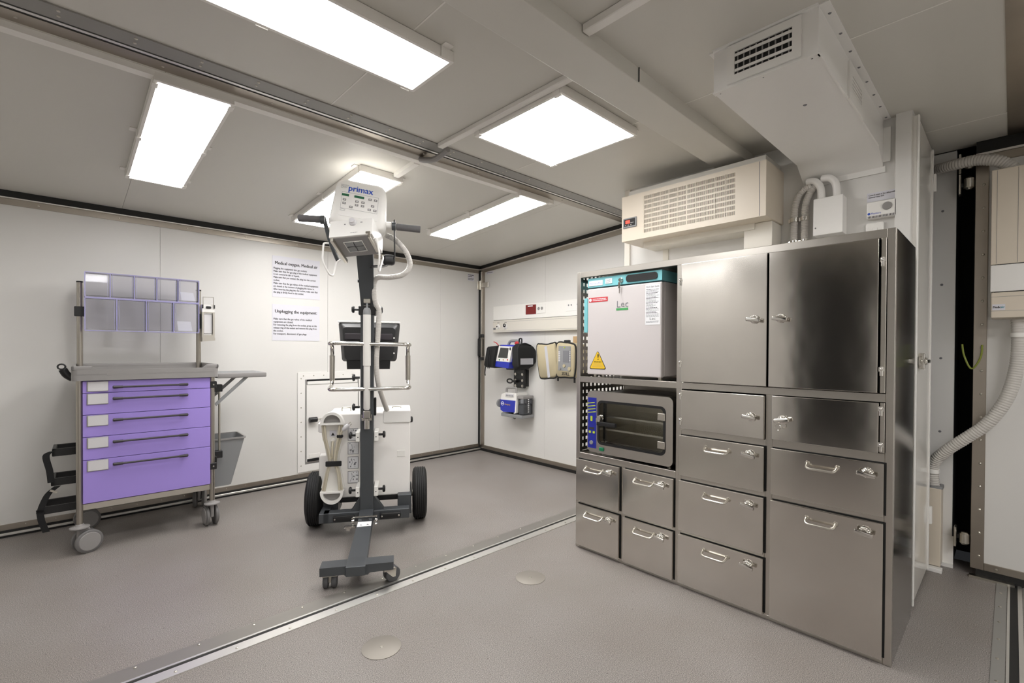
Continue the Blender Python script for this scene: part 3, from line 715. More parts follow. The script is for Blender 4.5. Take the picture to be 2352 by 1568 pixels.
MB().box(0, .1, -.002, -.0006, 0, .085).build('sheet', 'sheet', t); lines(t, 'ink', .006, -.002, .066, (.085, .06), .018, .008); lines(t, 'ink', .006, -.002, .03, (.085, .085, .07), .009, .004)
t = thing('door_notice', 'tiny one-line notice high on the equipment wall', 'sign', (XB, YA-.12, 2.16), R(-90))
MB().box(0, .12, -.002, -.0006, 0, .03).build('sheet', 'sheet', t); lines(t, 'ink', .006, -.002, .012, (.1,), .01, .006)
t = thing('wall_hatch', 'white riveted service hatch low in the wall behind the x-ray', 'hatch', (1.57, YA, .095))
hw, hh = .66, .925
MB().ring([(0, 0), (hw, 0), (hw, hh), (0, hh)], [(.065, .065), (hw-.065, .065), (hw-.065, hh-.065), (.065, hh-.065)], 'y', -.01, -.001).build('frame', 'white', t)
MB().box(.065, hw-.065, -.004, -.001, .065, hh-.065).build('gap', 'greyp', t)
MB().box(.082, hw-.08, -.0065, -.003, hh-.084, hh-.066).build('top_slot', 'dark', t)
dd = MB().box(.078, hw-.078, -.014, -.004, .085, hh-.115, .002, 1).build('hatch_door', 'white', t)
MB().box(.085, hw-.085, -.02, -.004, hh-.112, hh-.083, .002, 1).build('flap', 'white', t)
MB().box(.083, .25, -.0165, -.013, .088, .115, .001, 1).build('vent_slot', 'dark', dd)
MB().box(.1, .2, -.017, -.013, .12, .16, .002, 1).build('plate', 'whitep', dd)
kn = MB().cyl((.09, -.05, .485), (.16, -.05, .485), .024).build('knob', 'blackp', dd)
MB().cyl((.16, -.05, .485), (.24, -.03, .485), .004, n=8).build('rod', 'satin', kn); MB().box(.10, .13, -.045, -.012, .475, .495).build('bracket', 'satin', kn)
rv = MB()
for i in range(7): rv.lathe((.03, -.01, .06+i*.135), (0, -1, 0), [(0, .006), (.004, .003)], 8); rv.lathe((.05+i*.095, -.01, hh-.03), (0, -1, 0), [(0, .006), (.004, .003)], 8)
rv.build('rivets', 'satin', t, kind='stuff')

# ================================================================== FLOOR PLATES
for x, lb in ((.963, 'round steel floor cover plate lying nearer the long ceiling lamp'), (1.853, 'round steel floor cover plate lying nearer the steel cabinet')):
    t = thing('floor_plate', lb, 'floor plate', (x, 1.802, 0))
    MB().lathe((0, 0, 0), (0, 0, 1), [(0, .081), (.002, .081), (.003, .079)], 40).build('disc', 'disc', t)
    MB().lathe((0, 0, .003), (0, 0, 1), [(0, .007), (.0015, .006)], 10).build('screw', 'satin', t)

# ================================================================== LILAC DRAWER TROLLEY
CR = R(-1.4)
t = thing('drawer_trolley', 'medical trolley with five lilac drawers, grey tray top and casters', 'trolley', (.069, 3.868, 0), CR)
W, D = .686, .5
for x, y, top in ((0, 0, 1.05), (W, 0, 1.05), (0, D, 1.687), (W-.004, D, 1.687)):
    p = MB().cyl((x, y, .155), (x, y, top), .0165, n=16).build('post', 'pole', t)
    if top > 1.5: MB().cyl((x, y, 1.687), (x, y, 1.696), .018, n=16).build('cap', 'blackp', p)
def caster(x, y, ang):
    c = MB().lathe((x, y, .15), (0, 0, 1), [(0, .03), (.006, .048), (.012, .048), (.02, .022), (.03, .018)], 24).build('caster', 'greyp', t)
    m = Matrix.Translation((x, y, 0)) @ Matrix.Rotation(ang, 4, 'Z')
    MB().box(-.014, .05, -.012, .012, .06, .15, .01, 3).build('fork', 'greyp', c, mtx=m)
    for s in (-1, 1):
        w = MB().lathe((.035, s*.016, .069), (0, s, 0), [(0, .055), (.002, .066), (.006, .069), (.018, .069), (.022, .063), (.023, .057)], 28)
        w.build('wheel', 'wheelgrey', c, mtx=m)
        MB().lathe((.035, s*.0388, .069), (0, s, 0), [(0, .055), (.004, .052), (.0045, .03)], 28).build('hub_cap', 'greyp', c, mtx=m)
caster(0, 0, R(20)); caster(W, 0, R(95)); caster(0.0, D, R(8)); caster(W, D, R(75))
MB().box(.016, W-.016, .02, D-.02, .262, 1.03).build('carcass', 'greyd', t)
MB().box(.014, W-.014, -.01, .02, .258, .296, .002, 1).build('bottom_rail', 'satin', t)
MB().box(.0135, W-.0135, -.006, .02, .297, 1.045).build('drawer_well', 'ink', t)
zs = [.299, .562, .701, .836, .968, 1.043]
for i, (a, b) in enumerate(zip(zs, zs[1:])):
    d = MB().box(.0145, W-.0145, -.022, -.004, a+.0015, b-.0015, .0015, 1).build('drawer', 'purple', t)
    hz = b-.037 if i < 4 else b-.041
    h = MB().tube([(.16, -.05, hz), (.54, -.05, hz)], .0065, 10)
    for x in (.16, .54): h.cyl((x+(.016 if x < .3 else -.016), -.05, hz), (x+(.016 if x < .3 else -.016), -.02, hz), .006, n=8)
    h = h.build('handle', 'handle', d)
    for x, s in ((.152, 1), (.541, -1)):
        MB().tube([(x, -.05, hz), (x+s*.004, -.05, hz), (x+s*.05, -.05, hz)], [.006, .0098, .0085], 12).build('grip_end', 'handle', h)
    lh = MB().box(.033, .133, -.0265, -.021, b-.07 if i < 4 else b-.066, b-.003, .001, 1).build('label_holder', 'greyp', d)
    MB().box(.039, .131, -.0275, -.026, b-.066 if i < 4 else b-.062, b-.006).build('label_insert', 'label', lh)
# tray top
tr = MB(); tx0, tx1, ty0, ty1 = -.036, W+.034, -.04, D+.04
tr.prism(rrect(tx0, tx1, ty0, ty1, .03, 5), 'z', 1.045, 1.082)
tr.ring(rrect(tx0, tx1, ty0, ty1, .03, 5), rrect(tx0+.018, tx1-.018, ty0+.02, ty1-.02, .02, 5), 'z', 1.08, 1.112)
tr.build('tray', 'greyp', t)
k = MB(); k.box(tx0, tx0+.095, ty0, ty0+.02, 1.108, 1.134, .006, 2); k.box(tx1-.075, tx1, ty0, ty0+.02, 1.108, 1.134, .006, 2)
k.box(tx0, tx0+.018, ty0, ty1, 1.108, 1.134, .006, 2); k.box(tx1-.018, tx1, ty0, ty1, 1.108, 1.134, .006, 2); k.box(tx0, tx1, ty1-.02, ty1, 1.108, 1.134, .006, 2)
k.prism([(tx0+.09, 1.11), (tx0+.115, 1.11), (tx0+.09, 1.133)], 'y', ty0, ty0+.019); k.prism([(tx1-.07, 1.11), (tx1-.098, 1.11), (tx1-.07, 1.133)], 'y', ty0, ty0+.019)
k.build('tray_rim', 'greyp', t)
lines(t, 'greyp', .15, ty0, 1.076, (.13,), .01, .012, name='embossed_mark'); MB().lathe((.135, ty0, 1.082), (0, -1, 0), [(0, .011), (.0006, .0105)], 16).build('embossed_ring', 'greyp', t)
# tilt-bin organiser on the tall posts
og = MB().box(.024, .672, D-.02, D-.016, 1.358, 1.756).build('bin_rack', 'acrylic', t)
def bins(z0, z1, xs):
    for a, b in zip(xs, xs[1:]):
        m = MB(); m.box(a+.006, b-.006, D-.10, D-.098, z0+.012, z1-.012); m.box(a+.004, a+.006, D-.10, D-.02, z0+.01, z1-.01); m.box(b-.006, b-.004, D-.10, D-.02, z0+.01, z1-.01); m.box(a+.006, b-.006, D-.098, D-.02, z0+.01, z0+.012)
        m.build('bin', 'acrylic', og)
    m = MB()
    for x in xs: m.box(x-.003, x+.003, D-.108, D-.016, z0, z1)
    for z in (z0, z1): m.box(xs[0], xs[-1], D-.108, D-.016, z-.0025, z+.0025)
    for x in xs[1:-1]:
        m.box(x-.0135, x-.012, D-.109, D-.1, z0, z1); m.box(x+.012, x+.0135, D-.109, D-.1, z0, z1)
    m.build('rack_edges', 'acryledge', og)
bins(1.585, 1.752, [.026, .155, .285, .412, .538, .668]); bins(1.36, 1.58, [.026, .19, .352, .512, .668])
for x, z in ((-.008, 1.49), (W-.004, 1.47)): MB().box(x-.02 if x < 0 else x-.012, x+.032 if x < 0 else x+.018, D-.03, D+.02, z-.033 if x < 0 else z-.075, z+.033 if x < 0 else z+.04, .003, 1).build('clamp', 'blackp', t)
# fold-out side shelf
sh = MB().box(W+.036, W+.36, .03, .40, 1.03, 1.066, .008, 2).build('side_shelf', 'greyp', t)
MB().box(W+.05, W+.345, .045, .385, 1.0655, 1.0665).build('shelf_mat', 'greyd', sh)
for y in (.06, .36): MB().box(-.01, .01, -.006, .006, 0, .30, m=Matrix.Translation((W+.03, y, .84)) @ Matrix.Rotation(R(46), 4, 'Y')).build('strut', 'greyd', sh)
# right side rod with black clamps
for z0, z1 in ((.99, .95), (.42, .47)):
    c = MB().box(W-.016, W+.026, -.022, .02, z0-.022, z0+.024, .003, 1).box(W+.02, W+.03, .0, .12, min(z0, z1)-.015, max(z0, z1)+.01).box(W+.022, W+.082, .09, .14, z1-.02, z1+.032, .003, 1).build('rod_clamp', 'blackp', t)
    MB().lathe((W+.006, -.022, z0), (0, -1, 0), [(0, .006), (.003, .004)], 8).build('screw', 'satin', c)
MB().cyl((W+.065, .115, .45), (W+.065, .115, .98), .0075, n=12).build('side_rod', 'satin', t)
# push handle and bottle holder on the left
MB().tube(spline([(-.03, .2, 1.05), (-.06, .2, 1.075), (-.078, .2, 1.11)], 6), .022, 12).build('push_handle', 'blackp', t)
MB().tube([(-.083+.018*math.cos(R(k*30)), .2, 1.125+.016*math.sin(R(k*30))) for k in range(12)], .005, 8, True).build('handle_ring', 'blackp', t)
hb = []
for z, xx in ((.60, -.125), (.42, -.13), (.255, -.175)):
    m = MB(); m.box(xx, -.014, .14, .16, z-.02, z+.025, .003, 1); m.box(xx, xx+.02, .14, .34, z-.02, z+.025, .003, 1); m.box(xx, -.014, .32, .34, z-.02, z+.025, .003, 1)
    hb.append(m.build('holder_bracket', 'blackp', t))
def strap(pts, w=.02):
    m = MB(); P = [Vector(p) for p in spline(pts, 6)]
    for y0 in (0,):
        a = [[p+Vector((-w*.8, -.002, 0)), p+Vector((w*.8, -.002, 0)), p+Vector((w*.8, .002, 0)), p+Vector((-w*.8, .002, 0))] for p in P]
        m.rings(a)
    return m.build('strap', 'fabric', t)
strap([(-.12, .13, .615), (-.15, .13, .59), (-.135, .13, .5), (-.128, .13, .425)]); strap([(-.1, .13, .4), (-.14, .13, .36), (-.165, .13, .3), (-.178, .13, .25)]); strap([(-.178, .13, .27), (-.17, .13, .2), (-.15, .13, .13)])
MB().box(-.135, -.1, .108, .112, .37, .382, m=Matrix.Translation((-.12, 0, .375)) @ Matrix.Rotation(R(30), 4, 'Y') @ Matrix.Translation((.12, 0, -.375))).build('buckle', 'satin', t)

RC = Matrix.Translation((.069, 3.868, 0)) @ Matrix.Rotation(CR, 4, 'Z')
def at_cart(x, y, z): return tuple(RC @ Vector((x, y, z)))
for x0, z0, w, hh, lb in ((.562, 1.60, .085, .062, 'blank white card standing in the end bin of the upper bin row'), (.542, 1.372, .088, .072, 'blank white card standing in the end bin of the lower bin row')):
    c = thing('paper_card', lb, 'card', at_cart(x0, D-.09, z0), CR); MB().prism([(0, 0), (w, 0), (w-.012, hh), (-.008, hh)], 'y', 0, .0015).build('sheet', 'paper', c)
# disinfectant dispenser clamped beside the rack
t = thing('hand_dispenser', 'steel disinfectant dispenser hanging beside the clear bin rack', 'dispenser', at_cart(.69, D-.08, 1.325), CR)
MB().ring([(0, 0), (.084, 0), (.084, .2), (0, .2)], [(.012, .02), (.072, .02), (.072, .19), (.012, .19)], 'y', -.012, .05).build('housing', 'satin', t)
MB().box(.013, .071, 0, .045, .03, .185, .008, 2).build('bottle', 'label', t)
MB().box(.0, .084, -.014, .055, .195, .255, .004, 2).build('head', 'white', t)
MB().box(.025, .06, -.024, -.012, .222, .242, .006, 2).build('nozzle', 'blackp', t)
MB().tube([(.006, -.02, .235), (.006, -.02, .31), (.076, -.02, .31), (.076, -.02, .235)], .003, 8).build('lever', 'satin', t)
for x in (.004, .08): MB().box(x-.004, x+.004, -.024, -.01, .225, .252).build('pivot', 'blackp', t)
MB().prism([(0, 0), (.084, 0), (.084, -.022), (0, -.03)], 'y', -.03, .05).build('drip_tray', 'satin', t)
# waste bin hung on the side
t = thing('waste_bin', 'grey plastic waste bin hanging at the side of the lilac trolley', 'bin', at_cart(W+.03, .16, .22), CR)
m = MB(); q = lambda x0, x1, y0, y1, z: [Vector((x, y, z)) for x, y in rrect(x0, x1, y0, y1, .025, 4)]
m.rings([q(.0, .13, .03, .25, 0), q(-.01, .215, 0, .28, .35), q(-.004, .209, .006, .274, .35), q(.006, .124, .036, .244, .008)]); m.build('bucket', 'greyd', t)
MB().ring(rrect(-.016, .222, -.008, .288, .028, 4), rrect(-.006, .211, .004, .276, .024, 4), 'z', .345, .356).build('rim', 'greyp', t)

# ================================================================== MOBILE X-RAY
t = thing('mobile_xray', 'white and graphite mobile x-ray unit with tall mast and big black tyres', 'x-ray unit', (1.61, 3.196, 0), R(-30.6))
# local: x right, y away from the viewer (front = -y)
for s in (-1, 1):
    w = MB(); cx = s*.36-.005
    prof = [(-.05, .10), (-.05, .15), (-.044, .172), (-.03, .184)]
    for k in range(5): a = -.03+k*.0135; prof += [(a, .1865), (a+.004, .1865), (a+.0045, .181), (a+.0085, .181)]
    prof += [(.0375, .184), (.044, .172), (.05, .15), (.05, .10)]
    w.lathe((cx, 0, .187), (1, 0, 0), [(p, r) for p, r in prof], 48)
    wh = w.build('wheel', 'tire', t)
    MB().lathe((cx, 0, .187), (1, 0, 0), [(-.048, .03), (-.048, .1), (.048, .1), (.048, .03)], 32).build('rim', 'greyd', wh)
    MB().cyl((cx-s*.05, 0, .187), (cx-s*.12, 0, .187), .02, n=14).build('axle', 'satin', wh)
# chassis
m = MB(); m.box(-.275, .28, -.285, -.21, .1, .165, .004, 1); m.box(-.3, -.2, -.12, .1, .1, .22, .004, 1); m.box(-.3, -.235, -.285, -.1, .1, .165, .004, 1); m.box(.2, .295, -.2, .1, .1, .235, .004, 1); m.box(-.29, .29, -.02, .06, .15, .215)
m.prism([(-.1, .165), (.11, .165), (.045, .26), (-.04, .26)], 'y', -.265, -.21); m.build('chassis', 'graphite', t)
for x in (-.142, .155):
    f = MB().box(x-.068, x+.068, -.312, -.282, .112, .15, .01, 2).build('foot_pad', 'blackp', t)
    for dx in (-.055, .055): MB().lathe((x+dx, -.312, .131), (0, -1, 0), [(0, .006), (.003, .004)], 8).build('screw', 'satin', f)
# front leg with cross bar
m = MB(); m.rings([[Vector(v) for v in r] for r in (((-.042, -.27, .10), (.045, -.27, .10), (.045, -.27, .185), (-.042, -.27, .185)), ((-.042, -.45, .09), (.045, -.45, .09), (.045, -.45, .15), (-.042, -.45, .15)), ((-.05, -.98, .075), (.05, -.98, .075), (.05, -.98, .118), (-.05, -.98, .118)))])
m.box(-.05, .05, -1.02, -.9, .072, .124, .006, 2); m.build('front_leg', 'graphite', t)
m = MB(); m.prism([(-.178, .078), (-.06, .078), (-.045, .068), (.06, .068), (.07, .078), (.19, .082), (.19, .122), (-.178, .122)], 'y', -1.0, -.915); m.build('cross_bar', 'graphite', t)
cs = MB().box(-.168, -.092, -.985, -.915, .066, .079, .002, 1).box(-.14, -.12, -.97, -.93, .03, .07, .002, 1).build('caster', 'satin', t)
for x in (-.152, -.11): MB().lathe((x-.014, -.955, .039), (1, 0, 0), [(0, .03), (.003, .037), (.008, .039), (.02, .039), (.025, .037), (.028, .03)], 24).build('caster_wheel', 'caster', cs)
cm = Matrix.Translation((.16, -.955, 0)) @ Matrix.Rotation(R(28), 4, 'Z')
cs = MB().box(-.035, .03, -.03, .03, .068, .08, .002, 1).prism([(-.03, .075), (.035, .075), (.03, .03), (.015, .03)], 'y', -.03, -.026).prism([(-.03, .075), (.035, .075), (.03, .03), (.015, .03)], 'y', .026, .03).build('caster', 'satin', t, mtx=cm)
for y in (-.025, .001): MB().lathe((.022, y, .041), (0, 1, 0), [(0, .03), (.002, .038), (.006, .041), (.018, .041), (.022, .038), (.024, .03)], 24).build('caster_wheel', 'caster', cs, mtx=cm)
MB().box(-.04, .044, -.515, -.445, .1495, .151, m=Matrix.Translation((0, 0, .0)) @ Matrix.Translation((0, -.48, .15)) @ Matrix.Rotation(R(3.6), 4, 'X') @ Matrix.Translation((0, .48, -.151))).build('leg_sticker', 'paper', t)
for x in (-.018, .022):
    for y in (-.495, -.465): MB().prism([(x-.008, y-.006), (x, y-.001), (x+.009, y-.006), (x+.002, y+.003), (x+.001, y+.009), (x-.002, y+.009), (x-.002, y+.002)], 'z', .1495, .1502).build('sticker_mark', 'ink', t)
pl = MB().cyl((-.075, -.40, .168), (.075, -.40, .168), .005, n=10).build('lock_rod', 'chrome', t)
for x in (-.065, .062): MB().lathe((x, -.41, .148), (1 if x > 0 else -1, 0, 0), [(0, .012), (.008, .012), (.009, .007), (.016, .007)], 12).build('bolt', 'chrome', pl); MB().lathe((x, -.41, .12), (1 if x > 0 else -1, 0, 0), [(0, .01), (.012, .007)], 12).build('bolt', 'chrome', pl)
MB().box(-.125, -.055, -.43, -.40, .108, .12, .003, 1).box(-.11, -.09, -.43, -.41, .095, .11).build('pedal', 'chrome', t)
MB().box(-.02, .025, -.43, -.38, .145, .158, .003, 1).build('lock_block', 'blackp', t)
# generator box
g = MB().box(-.272, .285, -.14, .2, .218, .80, .012, 3).build('generator', 'brightwhite', t)
MB().box(.1, .288, -.152, .16, .727, .815, .01, 2).build('cover', 'white', g)
MB().box(.195, .25, -.1425, -.139, .487, .532, .001, 1).build('plate', 'whitep', g)
for z in (.36, .46, .56, .655):
    st = MB().box(-.135, -.065, -.1415, -.139, z-.042, z+.042).build('diagram_label', 'paper', g)
    MB().ring([(-.135, z-.042), (-.065, z-.042), (-.065, z+.042), (-.135, z+.042)], [(-.132, z-.039), (-.068, z-.039), (-.068, z+.039), (-.132, z+.039)], 'y', -.1421, -.141).build('print_border', 'inkgrey', st)
    m = MB()
    for k in range(9):
        a, b = random.uniform(-.127, -.075), random.uniform(z-.034, z+.03); m.box(a, a+random.uniform(.002, .014), -.1422, -.141, b, b+random.uniform(.0015, .012))
    m.tube([(-.12, -.1416, z-.03), (-.105, -.1416, z+.0), (-.11, -.1416, z+.03)], .0012, 5); m.build('print', 'inkgrey', st, kind='stuff')
for x in (-.16, .19): MB().tube(arc_path([(x-.03, 0, .8), (x-.03, 0, .825), (x+.03, 0, .825), (x+.03, 0, .8)], .01, 3), .004, 8).build('lifting_eye', 'satin', g)
MB().lathe((.285, -.05, .735), (1, 0, 0), [(0, .022), (.015, .022), (.02, .014)], 14).build('side_knob', 'blackp', g)
MB().box(-.2, .3, -.13, .18, .2, .219).build('base_plate', 'blackp', t)
# cable reel
ry = -.165; rx = -.23
ba = MB(); ba.prism([(rx-.055, .27), (rx-.075, .3), (rx-.04, .5), (rx-.075, .72), (rx-.055, .75), (rx+.055, .75), (rx+.075, .72), (rx+.04, .5), (rx+.075, .3), (rx+.055, .27)], 'y', ry+.01, ry+.025); reel = ba.build('cable_reel', 'whitep', t)
for up in (1, -1):
    zb = .735 if up > 0 else .285
    poly = [(rx+.075*math.cos(R(a)), zb+up*.085*math.sin(R(a))) for a in range(0, 181, 12)]
    inn = [(rx+.055*math.cos(R(a)), zb+up*(.012+.055*math.sin(R(a)))) for a in range(0, 181, 12)]
    MB().ring(poly, inn, 'y', ry-.045, ry+.015).build('reel_end', 'whitep', reel); MB().prism(inn, 'y', ry-.012, ry+.01).build('reel_face', 'greyp', reel)
def cord(pts, r=.0075): return MB().tube(spline(pts, 8), r, 8).build('cord', 'cord', reel)
cy = ry-.02
for k in (0, 1):
    o = k*.014
    cord([(rx-.062+o, cy-.01*k, .73), (rx-.052+o, cy-.01*k, .64), (rx-.02+o*.6, cy-.01*k, .5), (rx-.035+o*.6, cy-.01*k, .41), (rx-.062+o, cy-.01*k, .29)])
    cord([(rx+.062-o, cy-.01*k, .73), (rx+.052-o, cy-.01*k, .64), (rx+.024-o*.6, cy-.01*k, .5), (rx+.045-o*.6, cy-.01*k, .41), (rx+.062-o, cy-.01*k, .29)])
cord([(rx, ry+.005, .615), (rx, cy, .58), (rx-.002, cy, .5)])
MB().lathe((rx+.0, ry+.01, .62), (0, -1, 0), [(0, .016), (.008, .014)], 14).build('cable_gland', 'whitep', reel)
MB().box(rx-.022, rx+.022, ry+.007, ry+.011, .648, .69).build('symbol_plate', 'sheet', reel); MB().prism([(rx-.012, .655), (rx+.012, .655), (rx, .675)], 'y', ry+.006, ry+.008).build('symbol', 'ink', reel)
MB().box(rx-.04, rx+.062, cy-.025, cy-.012, .455, .49, .004, 1).build('strap', 'fabric', reel); MB().box(rx+.03, rx+.07, cy-.02, cy+.0, .645, .665, .004, 1).build('strap', 'fabric', reel)
pl = MB().lathe((rx+.066, cy-.01, .695), (.75, -.1, .62), [(0, .009), (.01, .016), (.035, .018), (.055, .013)], 14).build('mains_plug', 'label', reel)
cord([(rx+.05, cy-.01, .65), (rx+.058, cy-.01, .68), (rx+.07, cy-.01, .70)])
for s in (0, 1): MB().cyl((rx+.103+s*.008, cy-.016, .735-s*.012), (rx+.119+s*.008, cy-.02, .75-s*.012), .0025, n=8).build('plug_pin', 'satin', pl)
# disinfectant pump on the generator's side
dp = MB().box(-.335, -.275, -.06, .02, .24, .50, .004, 1).build('side_tray', 'white', t)
MB().lathe((-.31, -.03, .66), (0, 0, 1), [(0, .03), (.005, .036), (.06, .036), (.075, .02), (.09, .02)], 16).build('pump_bottle', 'whitep', dp); MB().lathe((-.31, -.03, .66), (0, 0, -1), [(0, .012), (.06, .004)], 10).build('spout', 'cord', dp)
# mast
mast = MB().box(-.04, .043, -.296, -.212, .16, 1.52, .003, 1).build('mast', 'graphite', t)
MB().box(-.053, .056, -.3, -.2, 1.47, 1.53, .004, 1).build('mast_head', 'blackp', mast)
def knob(x, z, s, par=mast, y=-.255):
    k = MB(); k.cyl((x, y, z), (x+s*.03, y, z), .008, n=10); k.lathe((x+s*.03, y, z), (s, 0, 0), [(0, .02), (.006, .024), (.012, .024), (.018, .016)], 12)
    k.build('clamp_knob', 'blackp', par)
knob(-.052, 1.508, -1); knob(.052, 1.508, 1)
for z in (.664, .296):
    for s, x in ((-1, -.056), (1, .06)):
        b = MB().box(x-.014, x+.014, -.285, -.14, z-.035, z+.03, .003, 1).build('clamp_block', 'whitep', mast); MB().lathe((x, -.285, z-.005), (0, -1, 0), [(0, .004), (.002, .003)], 8).build('screw', 'ink', b); knob(x+s*.012, z+.005, s, b)
gs = MB().lathe((.003, -.325, .845), (0, 0, 1), [(0, .014), (.01, .021), (.29, .021), (.2905, .025), (.625, .025)], 20).build('gas_spring', 'whitep', mast)
MB().lathe((.003, -.325, 1.47), (0, 0, 1), [(0, .026), (.03, .024), (.045, .016), (.046, .007), (.085, .007)], 18).build('spring_cap', 'greyd', gs)
MB().box(-.018, .024, -.335, -.3, 1.545, 1.575, .003, 1).build('yoke', 'satin', gs)
yk = MB().box(-.03, .036, -.335, -.29, .775, .79, .002, 1).box(-.03, -.024, -.33, -.29, .775, .815).box(.03, .036, -.33, -.29, .775, .815).box(-.02, .026, -.34, -.3, .79, .84, .004, 1).build('yoke', 'chrome', gs)
MB().cyl((.003, -.32, .72), (.003, -.32, .785), .018, n=14).build('adjuster', 'chrome', gs)
# upper arm
m = MB(); m.rings([[Vector(v) for v in r] for r in (((-.036, -.285, 1.5), (.044, -.285, 1.5), (.044, -.215, 1.5), (-.036, -.215, 1.5)), ((-.052, -.42, 1.79), (.046, -.42, 1.79), (.046, -.34, 1.81), (-.052, -.34, 1.81)), ((-.06, -.5, 1.96), (.046, -.5, 1.96), (.046, -.42, 2.0), (-.06, -.42, 2.0)))])
arm = m.build('upper_arm', 'graphite', t); MB().box(-.02, .02, -.3, -.28, 1.53, 1.6).build('bracket', 'satin', arm)
MB().cyl((-.055, -.33, 1.69), (-.035, -.33, 1.69), .012, n=10).build('pin', 'blackp', arm)
# monitor seen from behind
mo = MB(); mo.rings([[Vector((x, y, z)) for x, z in P] for y, P in ((.06, rrect(-.222, .212, 1.16, 1.44, .02, 4)), (.03, rrect(-.22, .21, 1.155, 1.437, .02, 4)), (-.03, rrect(-.19, .185, 1.165, 1.4, .03, 4)))])
for v in mo.b.verts: v.co.x *= 1-.12*(1.44-v.co.z)/.29
mon = mo.build('monitor', 'monblack', t)
MB().box(-.222, .212, .02, .064, 1.434, 1.447, .003, 1).build('monitor_top', 'white', mon)
MB().box(-.17, .16, -.042, -.028, 1.31, 1.355, .006, 2).build('rear_ridge', 'handle', mon); MB().prism([(-.16, 1.19), (.145, 1.19), (.14, 1.1), (-.155, 1.1)], 'y', -.02, .03).build('lower_plate', 'blackp', mon)
MB().box(-.05, .05, -.21, -.03, 1.2, 1.26, .004, 1).build('mount', 'blackp', mon)
for z in (1.21, 1.32): MB().box(.165, .175, -.034, -.028, z, z+.01).build('port', 'white', mon)
# chrome guide handle
hp = arc_path([(-.235, -.33, 1.282), (.28, -.33, 1.275), (.268, -.16, 1.268), (.268, -.16, 1.0), (.28, -.33, .985), (-.235, -.33, .98), (-.235, -.16, 1.0), (-.235, -.16, 1.268)], .05, 6, True)
hd = MB().tube(hp, .013, 12, True).build('guide_handle', 'chrome', t)
for x in (-.235, .268): MB().cyl((x, -.16, 1.03), (x, -.16, 1.2), .017, n=14).build('sleeve', 'satin', hd)
MB().box(-.045, .05, -.33, -.29, 1.265, 1.29).build('bracket', 'graphite', hd); MB().box(-.045, .05, -.33, -.29, .97, .995).build('bracket', 'graphite', hd)
knob(-.045, 1.055, -1, mast, -.28); knob(-.045, .86, -1, mast, -.28); MB().box(.045, .06, -.28, -.24, .8, .92, .004, 1).build('stop_lever', 'blackp', mast)
# head: rounded white housing with control panel
HM = Matrix.Translation((-.027, -.56, 2.115)) @ Matrix.Rotation(R(5.5), 4, 'Y') @ Matrix.Rotation(R(-6), 4, 'X') @ Matrix.Rotation(R(3), 4, 'Z')
hm = MB()
def sec(y, sx, s0, s1, r): return [Vector((x, y, z)) for x, z in rrect(-sx, sx, s0, s1, r, 7)]
hm.rings([sec(-.062, .12, -.125, .085, .05), sec(-.055, .145, -.145, .115, .055), sec(-.035, .158, -.155, .128, .055), sec(.02, .162, -.158, .13, .055), sec(.14, .158, -.15, .115, .055), sec(.17, .14, -.13, .095, .05)])
for v in hm.b.verts: v.co.x = v.co.x*1.035*(1.0-.14*(v.co.z+.158)/.288)+.007
hb = hm.build('tube_head', 'whitep', t, mtx=HM, smooth=60)
HP = HM @ Matrix.Translation((0, -.0635, 0))
panel = MB().prism(rrect(-.105, .118, -.105, .06, .006, 3), 'y', -.001, .004).build('control_panel', 'white', hb, mtx=HP)
text('primax', .052, 'blue', hb, -.066, -.0018, .052, .138, mtx=HP, bold=.0012)
lines(panel, 'inkgrey', -.108, -.001, .082, (.045, .04, .035, .03), .006, .0014, mtx=HP)
for a, b in ((-.098, -.058), (-.028, .028)): MB().box(a, b, -.003, -.0005, .016, .03, .001, 1).build('display', 'lcdg', panel, mtx=HP)
for x, z in ((-.08, -.006), (-.08, -.028), (-.04, -.045), (-.01, -.006), (.024, -.006), (-.01, -.028), (.024, -.028), (.062, .02), (.094, .02), (.08, -.018), (.064, -.043), (.096, -.043)):
    b = MB().box(x-.0095, x+.0095, -.0025, -.0008, z-.0065, z+.0065, .001, 1).build('button', 'greyp', panel, mtx=HP); MB().box(x-.004, x+.004, -.003, -.002, z-.0022, z+.0022).build('button_mark', 'paper', b, mtx=HP)
m = MB()
for z in (-.066, -.074): m.box(-.1, -.07, -.0016, -.0008, z, z+.0015)
m.ring([(-.098, -.06), (.11, -.06), (.11, .04), (-.098, .04)], [(-.097, -.059), (.109, -.059), (.109, .039), (-.097, .039)], 'y', -.0016, -.0008); m.build('panel_print', 'inkgrey', panel, mtx=HP, kind='stuff')
# collimator box
CM = Matrix.Translation((-.036, -.60, 1.902)) @ Matrix.Rotation(R(-5.5), 4, 'Y') @ Matrix.Rotation(R(-14), 4, 'Z') @ Matrix.Rotation(R(-24), 4, 'X')
CW = Matrix.Translation((-.036, -.60, 1.902)) @ Matrix.Rotation(R(-5.5), 4, 'Y') @ Matrix.Rotation(R(-14), 4, 'Z') @ Matrix.Rotation(R(-6), 4, 'X')
co = MB().box(-.126, .126, -.1, .1, -.05, .065, .005, 2).build('collimator', 'white', t, mtx=CM)
MB().lathe((.012, -.1, .04), (0, -1, 0), [(0, .022), (.012, .021), (.014, .017), (.026, .016)], 24).build('dial', 'label', co, mtx=CM)
MB().box(-.108, .108, -.09, .095, -.053, -.049).build('bottom_plate', 'greyp', co, mtx=CM)
wn = MB().ring(rrect(-.06, .052, -.052, .05, .003, 2), rrect(-.056, .048, -.048, .046, .003, 2), 'z', -.056, -.0525).build('window_frame', 'white', co, mtx=CM)
